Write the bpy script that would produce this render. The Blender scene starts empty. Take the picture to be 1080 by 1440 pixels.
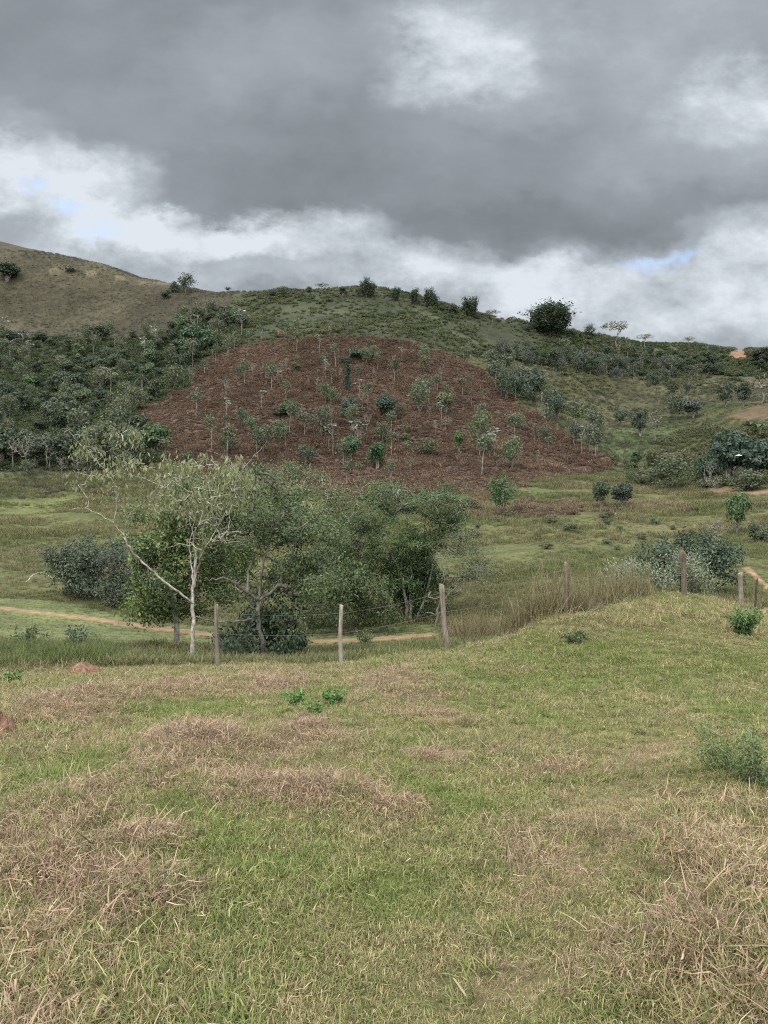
import bpy, math, random
import numpy as np
from math import radians, sin, cos, pi, atan, atan2, hypot

C = bpy.context.scene.collection
scene = bpy.context.scene
rng = np.random.default_rng(11)

# ------------------------------------------------------------------ camera
F, CX, CY, HOR, EYE = 1080.0, 540.0, 720.0, 690.0, 1.6
PITCH = atan((CY - HOR) / F)
cam_d = bpy.data.cameras.new('camera')
cam_d.sensor_fit = 'VERTICAL'; cam_d.sensor_height = 24.0; cam_d.lens = 24.0 * F / 1440.0
cam_d.clip_start = 0.05; cam_d.clip_end = 6000
cam = bpy.data.objects.new('camera', cam_d); C.objects.link(cam)
cam.location = (0, 0, EYE); cam.rotation_euler = (pi / 2 - PITCH, 0, 0)
scene.camera = cam

def ray(px, py):
    a, b = (px - CX) / F, (CY - py) / F
    return np.array([a, cos(PITCH) + b * sin(PITCH), -sin(PITCH) + b * cos(PITCH)])

def project(P):
    P = np.asarray(P, float); x, y, z = P[..., 0], P[..., 1], P[..., 2] - EYE
    dep = y * cos(PITCH) - z * sin(PITCH); up = y * sin(PITCH) + z * cos(PITCH)
    dep = np.where(dep < 0.05, 0.05, dep)
    return CX + F * x / dep, CY - F * up / dep

# ------------------------------------------------------------------ noise + interpolation helpers
def vnoise(x, y, seed=0):
    x = np.asarray(x, float); y = np.asarray(y, float)
    xi, yi = np.floor(x).astype(np.int64), np.floor(y).astype(np.int64)
    fx, fy = x - xi, y - yi
    fx, fy = fx * fx * (3 - 2 * fx), fy * fy * (3 - 2 * fy)
    def h(a, b):
        n = (a * 374761393 + b * 668265263 + seed * 1442695041) & 0xffffffff
        n = ((n ^ (n >> 13)) * 1274126177) & 0xffffffff
        n = (n ^ (n >> 16)) & 0xffffffff
        return n / 4294967295.0
    return (h(xi, yi) * (1 - fx) + h(xi + 1, yi) * fx) * (1 - fy) + (h(xi, yi + 1) * (1 - fx) + h(xi + 1, yi + 1) * fx) * fy

def fbm(x, y, scale, octv=4, seed=0, gain=.5):
    s, a, t = 0.0, 1.0, 0.0
    for i in range(octv):
        s = s + a * (vnoise(x / scale * 2 ** i + 17.3 * i, y / scale * 2 ** i - 9.1 * i, seed + i) * 2 - 1); t += a; a *= gain
    return s / t

def sstep(a, b, x):
    t = np.clip((x - a) / (b - a), 0, 1); return t * t * (3 - 2 * t)

def pchip(x, y, xq):
    x = np.asarray(x, float); y = np.asarray(y, float); h = np.diff(x); dl = np.diff(y) / h
    m = np.zeros(len(x)); m[0], m[-1] = dl[0], dl[-1]
    for i in range(1, len(x) - 1):
        if dl[i - 1] * dl[i] > 0:
            w1, w2 = 2 * h[i] + h[i - 1], h[i] + 2 * h[i - 1]
            m[i] = (w1 + w2) / (w1 / dl[i - 1] + w2 / dl[i])
    q = np.clip(xq, x[0], x[-1]); k = np.clip(np.searchsorted(x, q) - 1, 0, len(x) - 2)
    t = (q - x[k]) / h[k]; t2, t3 = t * t, t * t * t
    return (2 * t3 - 3 * t2 + 1) * y[k] + (t3 - 2 * t2 + t) * h[k] * m[k] + (-2 * t3 + 3 * t2) * y[k + 1] + (t3 - t2) * h[k] * m[k + 1]

# ------------------------------------------------------------------ the lie of the land
# each profile: how the ground rises and falls along one bearing, as (distance in m, sight-line row) pairs
NEAR = [(2.9, 1440), (6, 1130), (10, 1014)]
PROFILES = {
 -160: NEAR + [(17, 955), (22, 940), (30, 890), (40, 848), (55, 795), (80, 735), (105, 700), (150, 630), (200, 545), (260, 450), (330, 318)],
 0:    NEAR + [(17, 950), (22, 937), (30, 893), (40, 856), (55, 800), (80, 740), (105, 704), (125, 668), (160, 615), (205, 550), (262, 468), (330, 342)],
 150:  NEAR + [(17, 946), (22, 936), (30, 899), (38, 871), (50, 820), (78, 745), (105, 702), (125, 668), (160, 612), (205, 550), (262, 470), (322, 374)],
 250:  NEAR + [(17, 942), (22, 932), (30, 899), (38, 878), (50, 820), (78, 745), (105, 700), (125, 662), (165, 580), (205, 525), (258, 463), (310, 404)],
 330:  NEAR + [(17.3, 940), (22, 930), (30, 902), (38, 872), (50, 818), (78, 742), (105, 698), (130, 645), (170, 565), (210, 494), (255, 447), (298, 414)],
 420:  NEAR + [(17.6, 939), (22, 928), (30, 905), (38, 872), (50, 816), (78, 740), (104, 696), (130, 642), (170, 558), (215, 477), (252, 440), (290, 411)],
 510:  NEAR + [(17.8, 936), (22, 924), (30, 902), (38, 870), (50, 814), (78, 740), (104, 695), (130, 641), (170, 556), (218, 472), (250, 442), (285, 409)],
 600:  NEAR + [(18, 922), (22, 914), (30, 898), (38, 868), (50, 813), (78, 740), (104, 694), (130, 645), (165, 573), (212, 488), (248, 452), (283, 424)],
 700:  NEAR + [(14, 955), (18.5, 903), (22, 906), (30, 888), (38, 858), (50, 808), (78, 735), (104, 690), (130, 648), (165, 588), (205, 531), (245, 486), (281, 447)],
 775:  NEAR + [(14, 955), (19.5, 872), (23, 890), (30, 876), (38, 846), (50, 800), (78, 730), (104, 693), (130, 660), (160, 610), (190, 566), (218, 528), (250, 500), (281, 464)],
 860:  NEAR + [(14, 955), (20, 862), (23.5, 850), (28, 870), (34, 852), (50, 797), (78, 728), (104, 693), (130, 664), (170, 618), (200, 580), (228, 542), (255, 512), (284, 479)],
 960:  NEAR + [(14, 955), (20, 866), (24.5, 836), (28, 852), (34, 838), (50, 790), (78, 730), (104, 694), (130, 664), (175, 608), (205, 572), (232, 546), (258, 520), (287, 486)],
 1040: NEAR + [(14, 955), (20, 880), (26.5, 857), (32, 842), (40, 812), (52, 775), (72, 735), (88, 704), (104, 678), (130, 630), (160, 588), (200, 562), (235, 545), (260, 522), (290, 494)],
 1100: NEAR + [(14, 960), (20, 890), (26, 872), (32, 848), (40, 815), (52, 775), (70, 735), (86, 700), (104, 668), (130, 612), (150, 580), (172, 562), (200, 556), (235, 540), (290, 495)],
 1300: NEAR + [(14, 960), (20, 895), (26, 875), (32, 850), (40, 815), (52, 772), (70, 725), (86, 690), (104, 650), (130, 590), (150, 555), (172, 535), (200, 525), (235, 515), (290, 480)],
}
NR, RMIN, RMAX = 640, 0.35, 900.0
RR = np.exp(np.linspace(math.log(RMIN), math.log(RMAX), NR))
th_front = np.radians(np.linspace(-40, 40, 721))
th_side = np.radians(np.linspace(40, 320, 113))[1:-1]
TH = np.concatenate([th_front, th_side]); NT = len(TH)

col_th, col_z = [], []
for px in sorted(PROFILES):
    th = atan2(px - CX, F); rs, zs = [0.0], [0.0]
    for d, py in PROFILES[px]:
        v = ray(px, py); rs.append(d / cos(th)); zs.append(EYE + d * v[2] / v[1])
    zt, rt = zs[-1], rs[-1]
    rs += [rt * 1.12, rt * 1.5, rt * 2.2, RMAX]; zs += [zt - 2, zt * .6, -5, -12]
    col_th.append(th); col_z.append(pchip(rs, zs, RR))
col_th = np.array(col_th); col_z = np.array(col_z)

def spline_rows(xk, Y, xq):        # Catmull-Rom style over non-uniform knots, row-wise
    m = np.gradient(Y, xk, axis=0)
    q = np.clip(xq, xk[0], xk[-1]); k = np.clip(np.searchsorted(xk, q) - 1, 0, len(xk) - 2)
    h = (xk[k + 1] - xk[k])[:, None]; t = ((q - xk[k])[:, None]) / h
    t2, t3 = t * t, t * t * t
    return (2 * t3 - 3 * t2 + 1) * Y[k] + (t3 - 2 * t2 + t) * h * m[k] + (-2 * t3 + 3 * t2) * Y[k + 1] + (t3 - t2) * h * m[k + 1]

ths = (TH + pi) % (2 * pi) - pi
Z = spline_rows(col_th, col_z, ths)
XX, YY = np.sin(TH)[:, None] * RR[None], np.cos(TH)[:, None] * RR[None]
backw = sstep(radians(50), radians(120), np.abs(ths))[:, None]
Z = Z * (1 - backw) + backw * (0.6 * fbm(XX, YY, 30, 3, 5) + np.minimum(RR * .03, 6)[None])
far = sstep(60, 150, RR)[None]; mid = sstep(20, 40, RR)[None]
inh = 1 - sstep(330, 420, RR)[None]
Z += far * inh * (1.3 * fbm(XX, YY, 34, 4, 3) + .55 * fbm(XX, YY, 9, 3, 9)) + mid * .16 * fbm(XX, YY, 5, 3, 21)
Z += (1 - mid) * sstep(1.0, 3, RR)[None] * (.07 * fbm(XX, YY, 1.6, 3, 31) + .03 * fbm(XX, YY, .45, 2, 33))

# heaps of cut, dried grass and small rises in the pasture: bearing column, row, half-widths (px), height (m), straw share
HEAPS = [(550, 968, 72, 24, .16, 1.0), (455, 1122, 95, 19, .13, 1.0), (262, 1062, 85, 38, .17, .9), (85, 1003, 95, 28, .20, .8), (425, 1042, 75, 26, .09, .8),
         (205, 1192, 60, 20, .08, .9), (170, 1262, 100, 36, .06, .75), (60, 1330, 110, 50, .05, .35), (830, 1168, 55, 22, .0, .5), (612, 1068, 34, 9, .05, .9), (700, 945, 60, 12, .05, .3),
         (1020, 1260, 110, 110, .14, .32), (1030, 1110, 80, 40, .12, .15), (385, 965, 60, 16, .05, .8), (230, 972, 90, 14, .03, .7), (760, 1220, 90, 50, 0, .5),
         (70, 1160, 110, 60, .10, .45), (560, 1140, 50, 14, .05, .8), (330, 1110, 60, 22, .06, .6), (700, 1390, 90, 40, .0, .35), (800, 1080, 150, 25, 0, .25),
         (610, 1010, 50, 12, .03, .8), (60, 1230, 90, 30, .05, .6), (960, 1360, 130, 70, .08, .3)]
GREENS = [(900, 925, 260, 22), (620, 948, 120, 14), (480, 985, 90, 18), (520, 1290, 120, 90), (300, 1300, 60, 40), (330, 1180, 90, 40), (650, 1130, 110, 40),
          (280, 1000, 70, 18), (420, 1210, 60, 30), (110, 1090, 60, 30), (230, 1140, 50, 24), (800, 960, 200, 18), (600, 1240, 80, 40), (1040, 1000, 80, 30)]

def ground_raw(x, y):
    x = np.asarray(x, float); y = np.asarray(y, float)
    r = np.maximum(np.hypot(x, y), RMIN * 1.01); t = np.arctan2(x, y)
    fj = np.clip((np.log(r) - math.log(RMIN)) / (math.log(RMAX) - math.log(RMIN)) * (NR - 1), 0, NR - 1.001)
    fi = np.clip((t - th_front[0]) / (th_front[-1] - th_front[0]) * 720, 0, 719.999)
    i, j = fi.astype(int), fj.astype(int); a, b = fi - i, fj - j
    return (Z[i, j] * (1 - a) + Z[i + 1, j] * a) * (1 - b) + (Z[i, j + 1] * (1 - a) + Z[i + 1, j + 1] * a) * b
G = ground_raw

def hit(px, py, dmin=1.0, dmax=700.0):          # where the sight line (px, py) first meets the ground
    v = ray(px, py); v = v / v[1]
    d = np.exp(np.linspace(math.log(dmin), math.log(dmax), 2600))
    gap = EYE + v[2] * d - G(v[0] * d, d)
    k = np.argmax(gap < 0)
    if not (gap < 0).any():
        k = int(np.argmin(gap))
    dd = d[k]
    return np.array([v[0] * dd, dd, float(G(v[0] * dd, dd))])

def on(px, d):
    v = ray(px, HOR); x = v[0] / v[1] * d
    return np.array([x, d, float(G(x, d))])

# raise the heaps in the height field
heap_c = []
for (px, py, wx, wy, hh, st) in HEAPS:
    p = hit(px, py); a = wx * p[1] / F; q1 = hit(px, py - wy); q0 = hit(px, min(py + wy, 1500)); b = max(.12, (q1[1] - q0[1]) / 2)
    heap_c.append((p[0], (q1[1] + q0[1]) / 2, a, b, hh, st))
green_c = []
for (px, py, wx, wy) in GREENS:
    p = hit(px, py); q1 = hit(px, py - wy); q0 = hit(px, min(py + wy, 1500))
    green_c.append((p[0], (q1[1] + q0[1]) / 2, wx * p[1] / F, max(.12, (q1[1] - q0[1]) / 2)))
for (x, y, a, b, hh, st) in heap_c:
    q = ((XX - x) / a) ** 2 + ((YY - y) / b) ** 2
    Z += .85 * hh * np.exp(-q * 1.3) * (1 + .5 * fbm(XX, YY, .35, 3, 77) * 1.3) * (RR < 40)[None]

def heap_mask(x, y):
    m = np.zeros_like(x)
    for (cx, cy, a, b, hh, st) in heap_c:
        q = ((x - cx) / a) ** 2 + ((y - cy) / b) ** 2
        m = np.maximum(m, st * np.exp(-q * 1.1))
    return m
def green_mask(x, y):
    m = np.zeros_like(x)
    for (cx, cy, a, b) in green_c:
        q = ((x - cx) / a) ** 2 + ((y - cy) / b) ** 2
        m = np.maximum(m, np.exp(-q * 1.1))
    return m

# ------------------------------------------------------------------ zones of ground cover, as outlines seen from the viewpoint
ZONES = {
 'fern':   ((95, 262), [(172, 592), (255, 548), (295, 507), (345, 487), (420, 474), (500, 472), (570, 480), (640, 500), (690, 537), (740, 572), (790, 604), (832, 634), (856, 652), (800, 668), (730, 678), (690, 690), (640, 696), (540, 698), (450, 694), (380, 684), (300, 672), (240, 648), (200, 618)]),
 'fern2':  ((60, 118), [(650, 700), (740, 700), (800, 704), (900, 706), (970, 716), (975, 724), (880, 724), (800, 727), (720, 732), (650, 734)]),
 'fern3': ((80, 126), [(84, 664), (150, 666), (205, 672), (210, 690), (160, 700), (100, 690), (60, 700), (40, 690)]),
 'pasture': ((225, 420), [(-300, 250), (0, 330), (150, 362), (250, 396), (335, 408), (318, 430), (255, 465), (200, 474), (100, 476), (0, 468), (-300, 440)]),
 'wood':   ((104, 300), [(-300, 440), (0, 468), (100, 477), (200, 476), (262, 458), (312, 432), (345, 455), (345, 485), (295, 505), (255, 545), (188, 585), (205, 618), (240, 650), (190, 662), (100, 662), (0, 664), (-300, 668)]),
 'scrub':  ((200, 420), [(315, 432), (335, 405), (450, 396), (560, 402), (700, 436), (850, 468), (870, 500), (800, 512), (724, 512), (640, 498), (570, 478), (500, 470), (420, 472), (345, 484)]),
 'backwood': ((225, 420), [(724, 508), (800, 470), (850, 466), (1000, 478), (1400, 470), (1400, 525), (1080, 534), (1000, 530), (900, 530), (800, 520)]),
 'spur':   ((150, 262), [(700, 540), (724, 510), (800, 516), (900, 530), (1000, 532), (1080, 535), (1080, 560), (1000, 566), (940, 585), (880, 600), (845, 612), (800, 600), (750, 565)]),
 'lush':   ((140, 215), [(842, 612), (880, 602), (925, 596), (965, 590), (962, 604), (935, 618), (905, 640), (872, 645), (850, 640)]),
 'bank':   ((120, 215), [(1016, 590), (1036, 577), (1065, 567), (1120, 560), (1200, 562), (1200, 588), (1064, 594)]),
 'cut':    ((240, 420), [(1024, 497), (1032, 490), (1052, 490), (1052, 506), (1028, 508)]),
 'limegrass': ((60, 112), [(-60, 690), (60, 682), (115, 690), (120, 712), (70, 724), (-60, 728)]),
 'limehill': ((120, 200), [(-60, 540), (20, 542), (55, 553), (50, 562), (-60, 568)]),
 'road':   ((60, 125), [(996, 683), (1020, 684), (1060, 688), (1200, 694), (1200, 703), (1060, 697), (1010, 694)]),
}
PATHS = [([(-60, 848), (0, 855), (60, 862), (120, 869), (180, 878), (230, 884), (300, 893), (360, 899), (430, 902), (500, 900), (560, 897), (610, 893)], 2.5, (25, 60)),
         ([(1052, 868), (1075, 862), (1110, 858), (1160, 856)], 6, (24, 45)), ([(1052, 800), (1080, 826), (1120, 830)], 2.2, (28, 60))]

def in_poly(px, py, poly):
    c = np.zeros(px.shape, bool); n = len(poly); j = n - 1
    for i in range(n):
        xi, yi = poly[i]; xj, yj = poly[j]
        if yi != yj:
            c ^= ((yi > py) != (yj > py)) & (px < (xj - xi) * (py - yi) / (yj - yi) + xi)
        j = i
    return c

def zone(name, x, y, z, wob=5.0):
    (d0, d1), poly = ZONES[name]
    px, py = project(np.stack([x, y, z], -1))
    s = np.clip(y / 60, .3, 2.0)
    px = px + wob * 2.2 * fbm(x, y, 11, 3, 51) + wob * 1.1 * fbm(x, y, 2.2, 2, 52); py = py + wob * 1.3 * fbm(x, y, 9, 3, 61) + wob * .7 * fbm(x, y, 2.0, 2, 62)
    return in_poly(px, py, poly) & (y > d0) & (y < d1)

def path_dist(x, y, z):
    px, py = project(np.stack([x, y, z], -1)); best = np.full(px.shape, 9.0)
    for pts, w, (d0, d1) in PATHS:
        d = np.full(px.shape, 1e9)
        for (ax, ay), (bx, by) in zip(pts[:-1], pts[1:]):
            t = np.clip(((px - ax) * (bx - ax) + (py - ay) * (by - ay)) / ((bx - ax) ** 2 + (by - ay) ** 2), 0, 1)
            d = np.minimum(d, np.hypot((px - ax - t * (bx - ax)) * .35, py - ay - t * (by - ay)))
        d = d / w; d[(y < d0) | (y > d1)] = 9
        best = np.minimum(best, d)
    return best

# ------------------------------------------------------------------ objects and materials
def tag(o, label=None, cat=None, group=None, kind=None):
    if label: o['label'] = label
    if cat: o['category'] = cat
    if group: o['group'] = group
    if kind: o['kind'] = kind
    return o

def mesh_of(name, V, Q, mats, midx=None, attrs=None, smooth=False):
    me = bpy.data.meshes.new(name); V = np.ascontiguousarray(V, np.float32); Q = np.ascontiguousarray(Q, np.int32)
    me.vertices.add(len(V)); me.vertices.foreach_set('co', V.ravel())
    me.loops.add(Q.size); me.loops.foreach_set('vertex_index', Q.ravel())
    me.polygons.add(len(Q)); me.polygons.foreach_set('loop_start', np.arange(len(Q), dtype=np.int32) * Q.shape[1])
    if midx is not None: me.polygons.foreach_set('material_index', np.ascontiguousarray(midx, np.int32))
    me.polygons.foreach_set('use_smooth', np.full(len(Q), smooth))
    for m in (mats if isinstance(mats, (list, tuple)) else [mats]): me.materials.append(m)
    for k, (typ, dat) in (attrs or {}).items():
        a = me.attributes.new(k, typ, 'POINT')
        a.data.foreach_set('color' if typ == 'FLOAT_COLOR' else ('vector' if typ == 'FLOAT_VECTOR' else 'value'), np.ascontiguousarray(dat, np.float32 if typ != 'INT' else np.int32).ravel())
    me.update(calc_edges=True); me.validate()
    return me

def link(name, data, parent=None, loc=None):
    o = bpy.data.objects.new(name, data); C.objects.link(o)
    if parent: o.parent = parent
    if loc is not None: o.location = loc
    return o

class NT_:
    def __init__(s, name):
        s.m = bpy.data.materials.new(name); s.m.use_nodes = True; s.t = s.m.node_tree; s.t.nodes.clear()
        s.out = s.n('ShaderNodeOutputMaterial')
    def n(s, typ, **kw):
        nd = s.t.nodes.new(typ)
        for k, v in kw.items():
            if hasattr(nd, k): setattr(nd, k, v)
            else: nd.inputs[k].default_value = v
        return nd
    def l(s, a, b): s.t.links.new(a, b)
    def noise(s, vec, scale, detail=4, rough=.55):
        nd = s.n('ShaderNodeTexNoise'); nd.inputs['Scale'].default_value = scale; nd.inputs['Detail'].default_value = detail; nd.inputs['Roughness'].default_value = rough
        if vec is not None: s.l(vec, nd.inputs['Vector'])
        return nd.outputs['Fac']
    def ramp(s, fac, stops):
        nd = s.n('ShaderNodeValToRGB'); e = nd.color_ramp.elements
        while len(e) < len(stops): e.new(.5)
        for el, (p, c) in zip(e, stops): el.position = p; el.color = (*c, 1) if len(c) == 3 else c
        s.l(fac, nd.inputs['Fac']); return nd.outputs['Color']
    def mix(s, fac, a, b, mode='MIX'):
        nd = s.n('ShaderNodeMix', data_type='RGBA', blend_type=mode)
        for sock, v in ((nd.inputs[0], fac), (nd.inputs[6], a), (nd.inputs[7], b)):
            if isinstance(v, (int, float)): sock.default_value = v
            elif isinstance(v, tuple): sock.default_value = (*v, 1)
            else: s.l(v, sock)
        return nd.outputs[2]
    def math(s, op, a, b=None, c=None, clamp=False):
        nd = s.n('ShaderNodeMath', operation=op, use_clamp=clamp)
        for sock, v in zip(nd.inputs, (a, b, c)):
            if v is None: continue
            if isinstance(v, (int, float)): sock.default_value = v
            else: s.l(v, sock)
        return nd.outputs[0]
    def leaf(s, col, rough=.55, trans=.25, spec=.3):
        p = s.n('ShaderNodeBsdfPrincipled'); p.inputs['Roughness'].default_value = rough; p.inputs['Specular IOR Level'].default_value = spec
        t = s.n('ShaderNodeBsdfTranslucent'); x = s.n('ShaderNodeMixShader'); x.inputs[0].default_value = trans
        s.l(col, p.inputs['Base Color']); s.l(col, t.inputs['Color'])
        s.l(p.outputs[0], x.inputs[1]); s.l(t.outputs[0], x.inputs[2]); s.l(x.outputs[0], s.out.inputs[0]); return s.m
    def surf(s, col, rough=.9, bump=None, bs=.3, bd=.02, spec=.2):
        p = s.n('ShaderNodeBsdfPrincipled'); p.inputs['Roughness'].default_value = rough; p.inputs['Specular IOR Level'].default_value = spec
        s.l(col, p.inputs['Base Color'])
        if bump is not None:
            b = s.n('ShaderNodeBump'); b.inputs['Strength'].default_value = bs; b.inputs['Distance'].default_value = bd
            s.l(bump, b.inputs['Height']); s.l(b.outputs[0], p.inputs['Normal'])
        s.l(p.outputs[0], s.out.inputs[0]); return s.m

def mat_grass(name, greens, straws):
    k = NT_(name)
    ti = k.n('ShaderNodeAttribute', attribute_type='INSTANCER', attribute_name='tint').outputs['Fac']
    va = k.n('ShaderNodeAttribute', attribute_type='GEOMETRY', attribute_name='var').outputs['Fac']
    v2 = k.n('ShaderNodeAttribute', attribute_type='GEOMETRY', attribute_name='var2').outputs['Fac']
    rnd = k.n('ShaderNodeObjectInfo').outputs['Random']
    g = k.ramp(va, [(i / (len(greens) - 1), c) for i, c in enumerate(greens)])
    s = k.ramp(va, [(i / (len(straws) - 1), c) for i, c in enumerate(straws)])
    f = k.math('ADD', ti, k.math('MULTIPLY', k.math('SUBTRACT', v2, .5), 1.1))
    f = k.math('MULTIPLY_ADD', k.math('SUBTRACT', f, .5), 3.0, .5, clamp=True)
    c = k.mix(f, g, s)
    c = k.mix(1.0, c, k.ramp(rnd, [(0, (.72, .74, .74)), (1, (1.2, 1.16, 1.1))]), 'MULTIPLY')
    return k.leaf(c, .6, .3, .2)

GREEN = [(.056, .084, .020), (.092, .124, .029), (.138, .162, .044), (.20, .215, .08)]
STRAW = [(.12, .09, .048), (.20, .152, .080), (.27, .215, .118), (.40, .34, .21)]
HAY = [(.09, .058, .041), (.175, .112, .077), (.26, .178, .125), (.41, .32, .225)]
M_GRASS = mat_grass('pasture_grass_blades', GREEN, STRAW)
M_HAY = mat_grass('cut_straw_blades', GREEN, HAY)
M_MID = mat_grass('valley_grass_blades', [(.041, .058, .018), (.074, .094, .028), (.11, .122, .044)], [(.085, .070, .036), (.14, .115, .062), (.20, .17, .098)])
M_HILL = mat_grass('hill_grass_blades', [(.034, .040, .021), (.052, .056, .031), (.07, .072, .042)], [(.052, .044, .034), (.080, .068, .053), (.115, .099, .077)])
M_FERN = mat_grass('bracken_fronds', [(.042, .029, .021), (.074, .049, .035), (.105, .071, .050)], [(.104, .066, .045), (.156, .101, .069), (.22, .157, .112)])
M_SCRUB = mat_grass('scrub_leaves', [(.022, .034, .015), (.036, .053, .021), (.052, .07, .027)], [(.062, .068, .028), (.088, .088, .036), (.12, .11, .055)])

def mat_leaves():
    k = NT_('tree_leaves')
    oi = k.n('ShaderNodeObjectInfo')
    va = k.n('ShaderNodeAttribute', attribute_type='GEOMETRY', attribute_name='var').outputs['Fac']
    f = k.ramp(va, [(0, (.72, .75, .76)), (.5, (1, 1, 1)), (.93, (1.2, 1.17, 1.08)), (1, (1.5, 1.38, 1.1))])
    c = k.mix(1.0, oi.outputs['Color'], f, 'MULTIPLY')
    return k.leaf(c, .5, .3, .35)
M_LEAF = mat_leaves()

def mat_bark(name, a, b, c, sc=9):
    k = NT_(name); co = k.n('ShaderNodeTexCoord').outputs['Object']
    mp = k.n('ShaderNodeMapping'); mp.inputs['Scale'].default_value = (1, 1, .35); k.l(co, mp.inputs['Vector'])
    n1 = k.noise(mp.outputs[0], sc, 6, .65); n2 = k.noise(co, sc * .45, 4, .6)
    col = k.ramp(n1, [(.32, a), (.5, b), (.64, c)])
    col = k.mix(k.ramp(n2, [(.45, (0, 0, 0)), (.6, (.6, .6, .6))]), col, c)
    return k.surf(col, .9, n1, .6, .02)
M_BARK = mat_bark('grey_bark', (.055, .045, .036), (.13, .112, .09), (.24, .22, .185))
M_PALE = mat_bark('pale_lichen_bark', (.05, .042, .034), (.13, .113, .09), (.31, .285, .24), 14)
M_DARKB = mat_bark('dark_bark', (.03, .025, .02), (.07, .058, .045), (.13, .115, .095))

def mat_post():
    k = NT_('weathered_post_wood'); co = k.n('ShaderNodeTexCoord').outputs['Object']
    mp = k.n('ShaderNodeMapping'); mp.inputs['Scale'].default_value = (1, 1, .07); k.l(co, mp.inputs['Vector'])
    n1 = k.noise(mp.outputs[0], 26, 6, .7); n2 = k.noise(co, 5, 3)
    col = k.ramp(n1, [(.3, (.045, .035, .028)), (.45, (.19, .16, .125)), (.7, (.38, .345, .295))])
    col = k.mix(k.ramp(n2, [(.4, (0, 0, 0)), (.65, (.5, .5, .5))]), col, (.12, .10, .075))
    col = k.mix(1.0, col, k.n('ShaderNodeObjectInfo').outputs['Color'], 'MULTIPLY')
    return k.surf(col, .9, n1, .9, .015)
M_POST = mat_post()

def mat_soil(name, a, b, c, sc=6):
    k = NT_(name); co = k.n('ShaderNodeNewGeometry').outputs['Position']
    n1 = k.noise(co, sc, 8, .65); n2 = k.noise(co, sc * 6, 4, .6)
    col = k.ramp(n1, [(.3, a), (.5, b), (.7, c)])
    return k.surf(col, .95, n2, .8, .04)
M_SOIL = mat_soil('red_earth', (.075, .044, .03), (.145, .080, .051), (.24, .165, .115), 13)

def mat_ground():
    k = NT_('ground_cover'); co = k.n('ShaderNodeNewGeometry').outputs['Position']
    z = k.n('ShaderNodeAttribute', attribute_type='GEOMETRY', attribute_name='cover').outputs['Color']
    n1 = k.noise(co, .35, 8, .68); n2 = k.noise(co, 2.6, 6, .65); n3 = k.noise(co, 22, 4, .6)
    a = k.mix(1.0, z, k.ramp(n1, [(.28, (.55, .56, .58)), (.5, (1, 1, 1)), (.72, (1.4, 1.34, 1.2))]), 'MULTIPLY')
    a = k.mix(1.0, a, k.ramp(n2, [(.3, (.6, .62, .6)), (.52, (1, 1, 1)), (.72, (1.35, 1.3, 1.25))]), 'MULTIPLY')
    a = k.mix(.7, a, k.ramp(n3, [(.3, (.55, .55, .55)), (.7, (1.4, 1.4, 1.4))]), 'MULTIPLY')
    return k.surf(a, .97, n2, .5, .08, .1)
M_GROUND = mat_ground()

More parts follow.
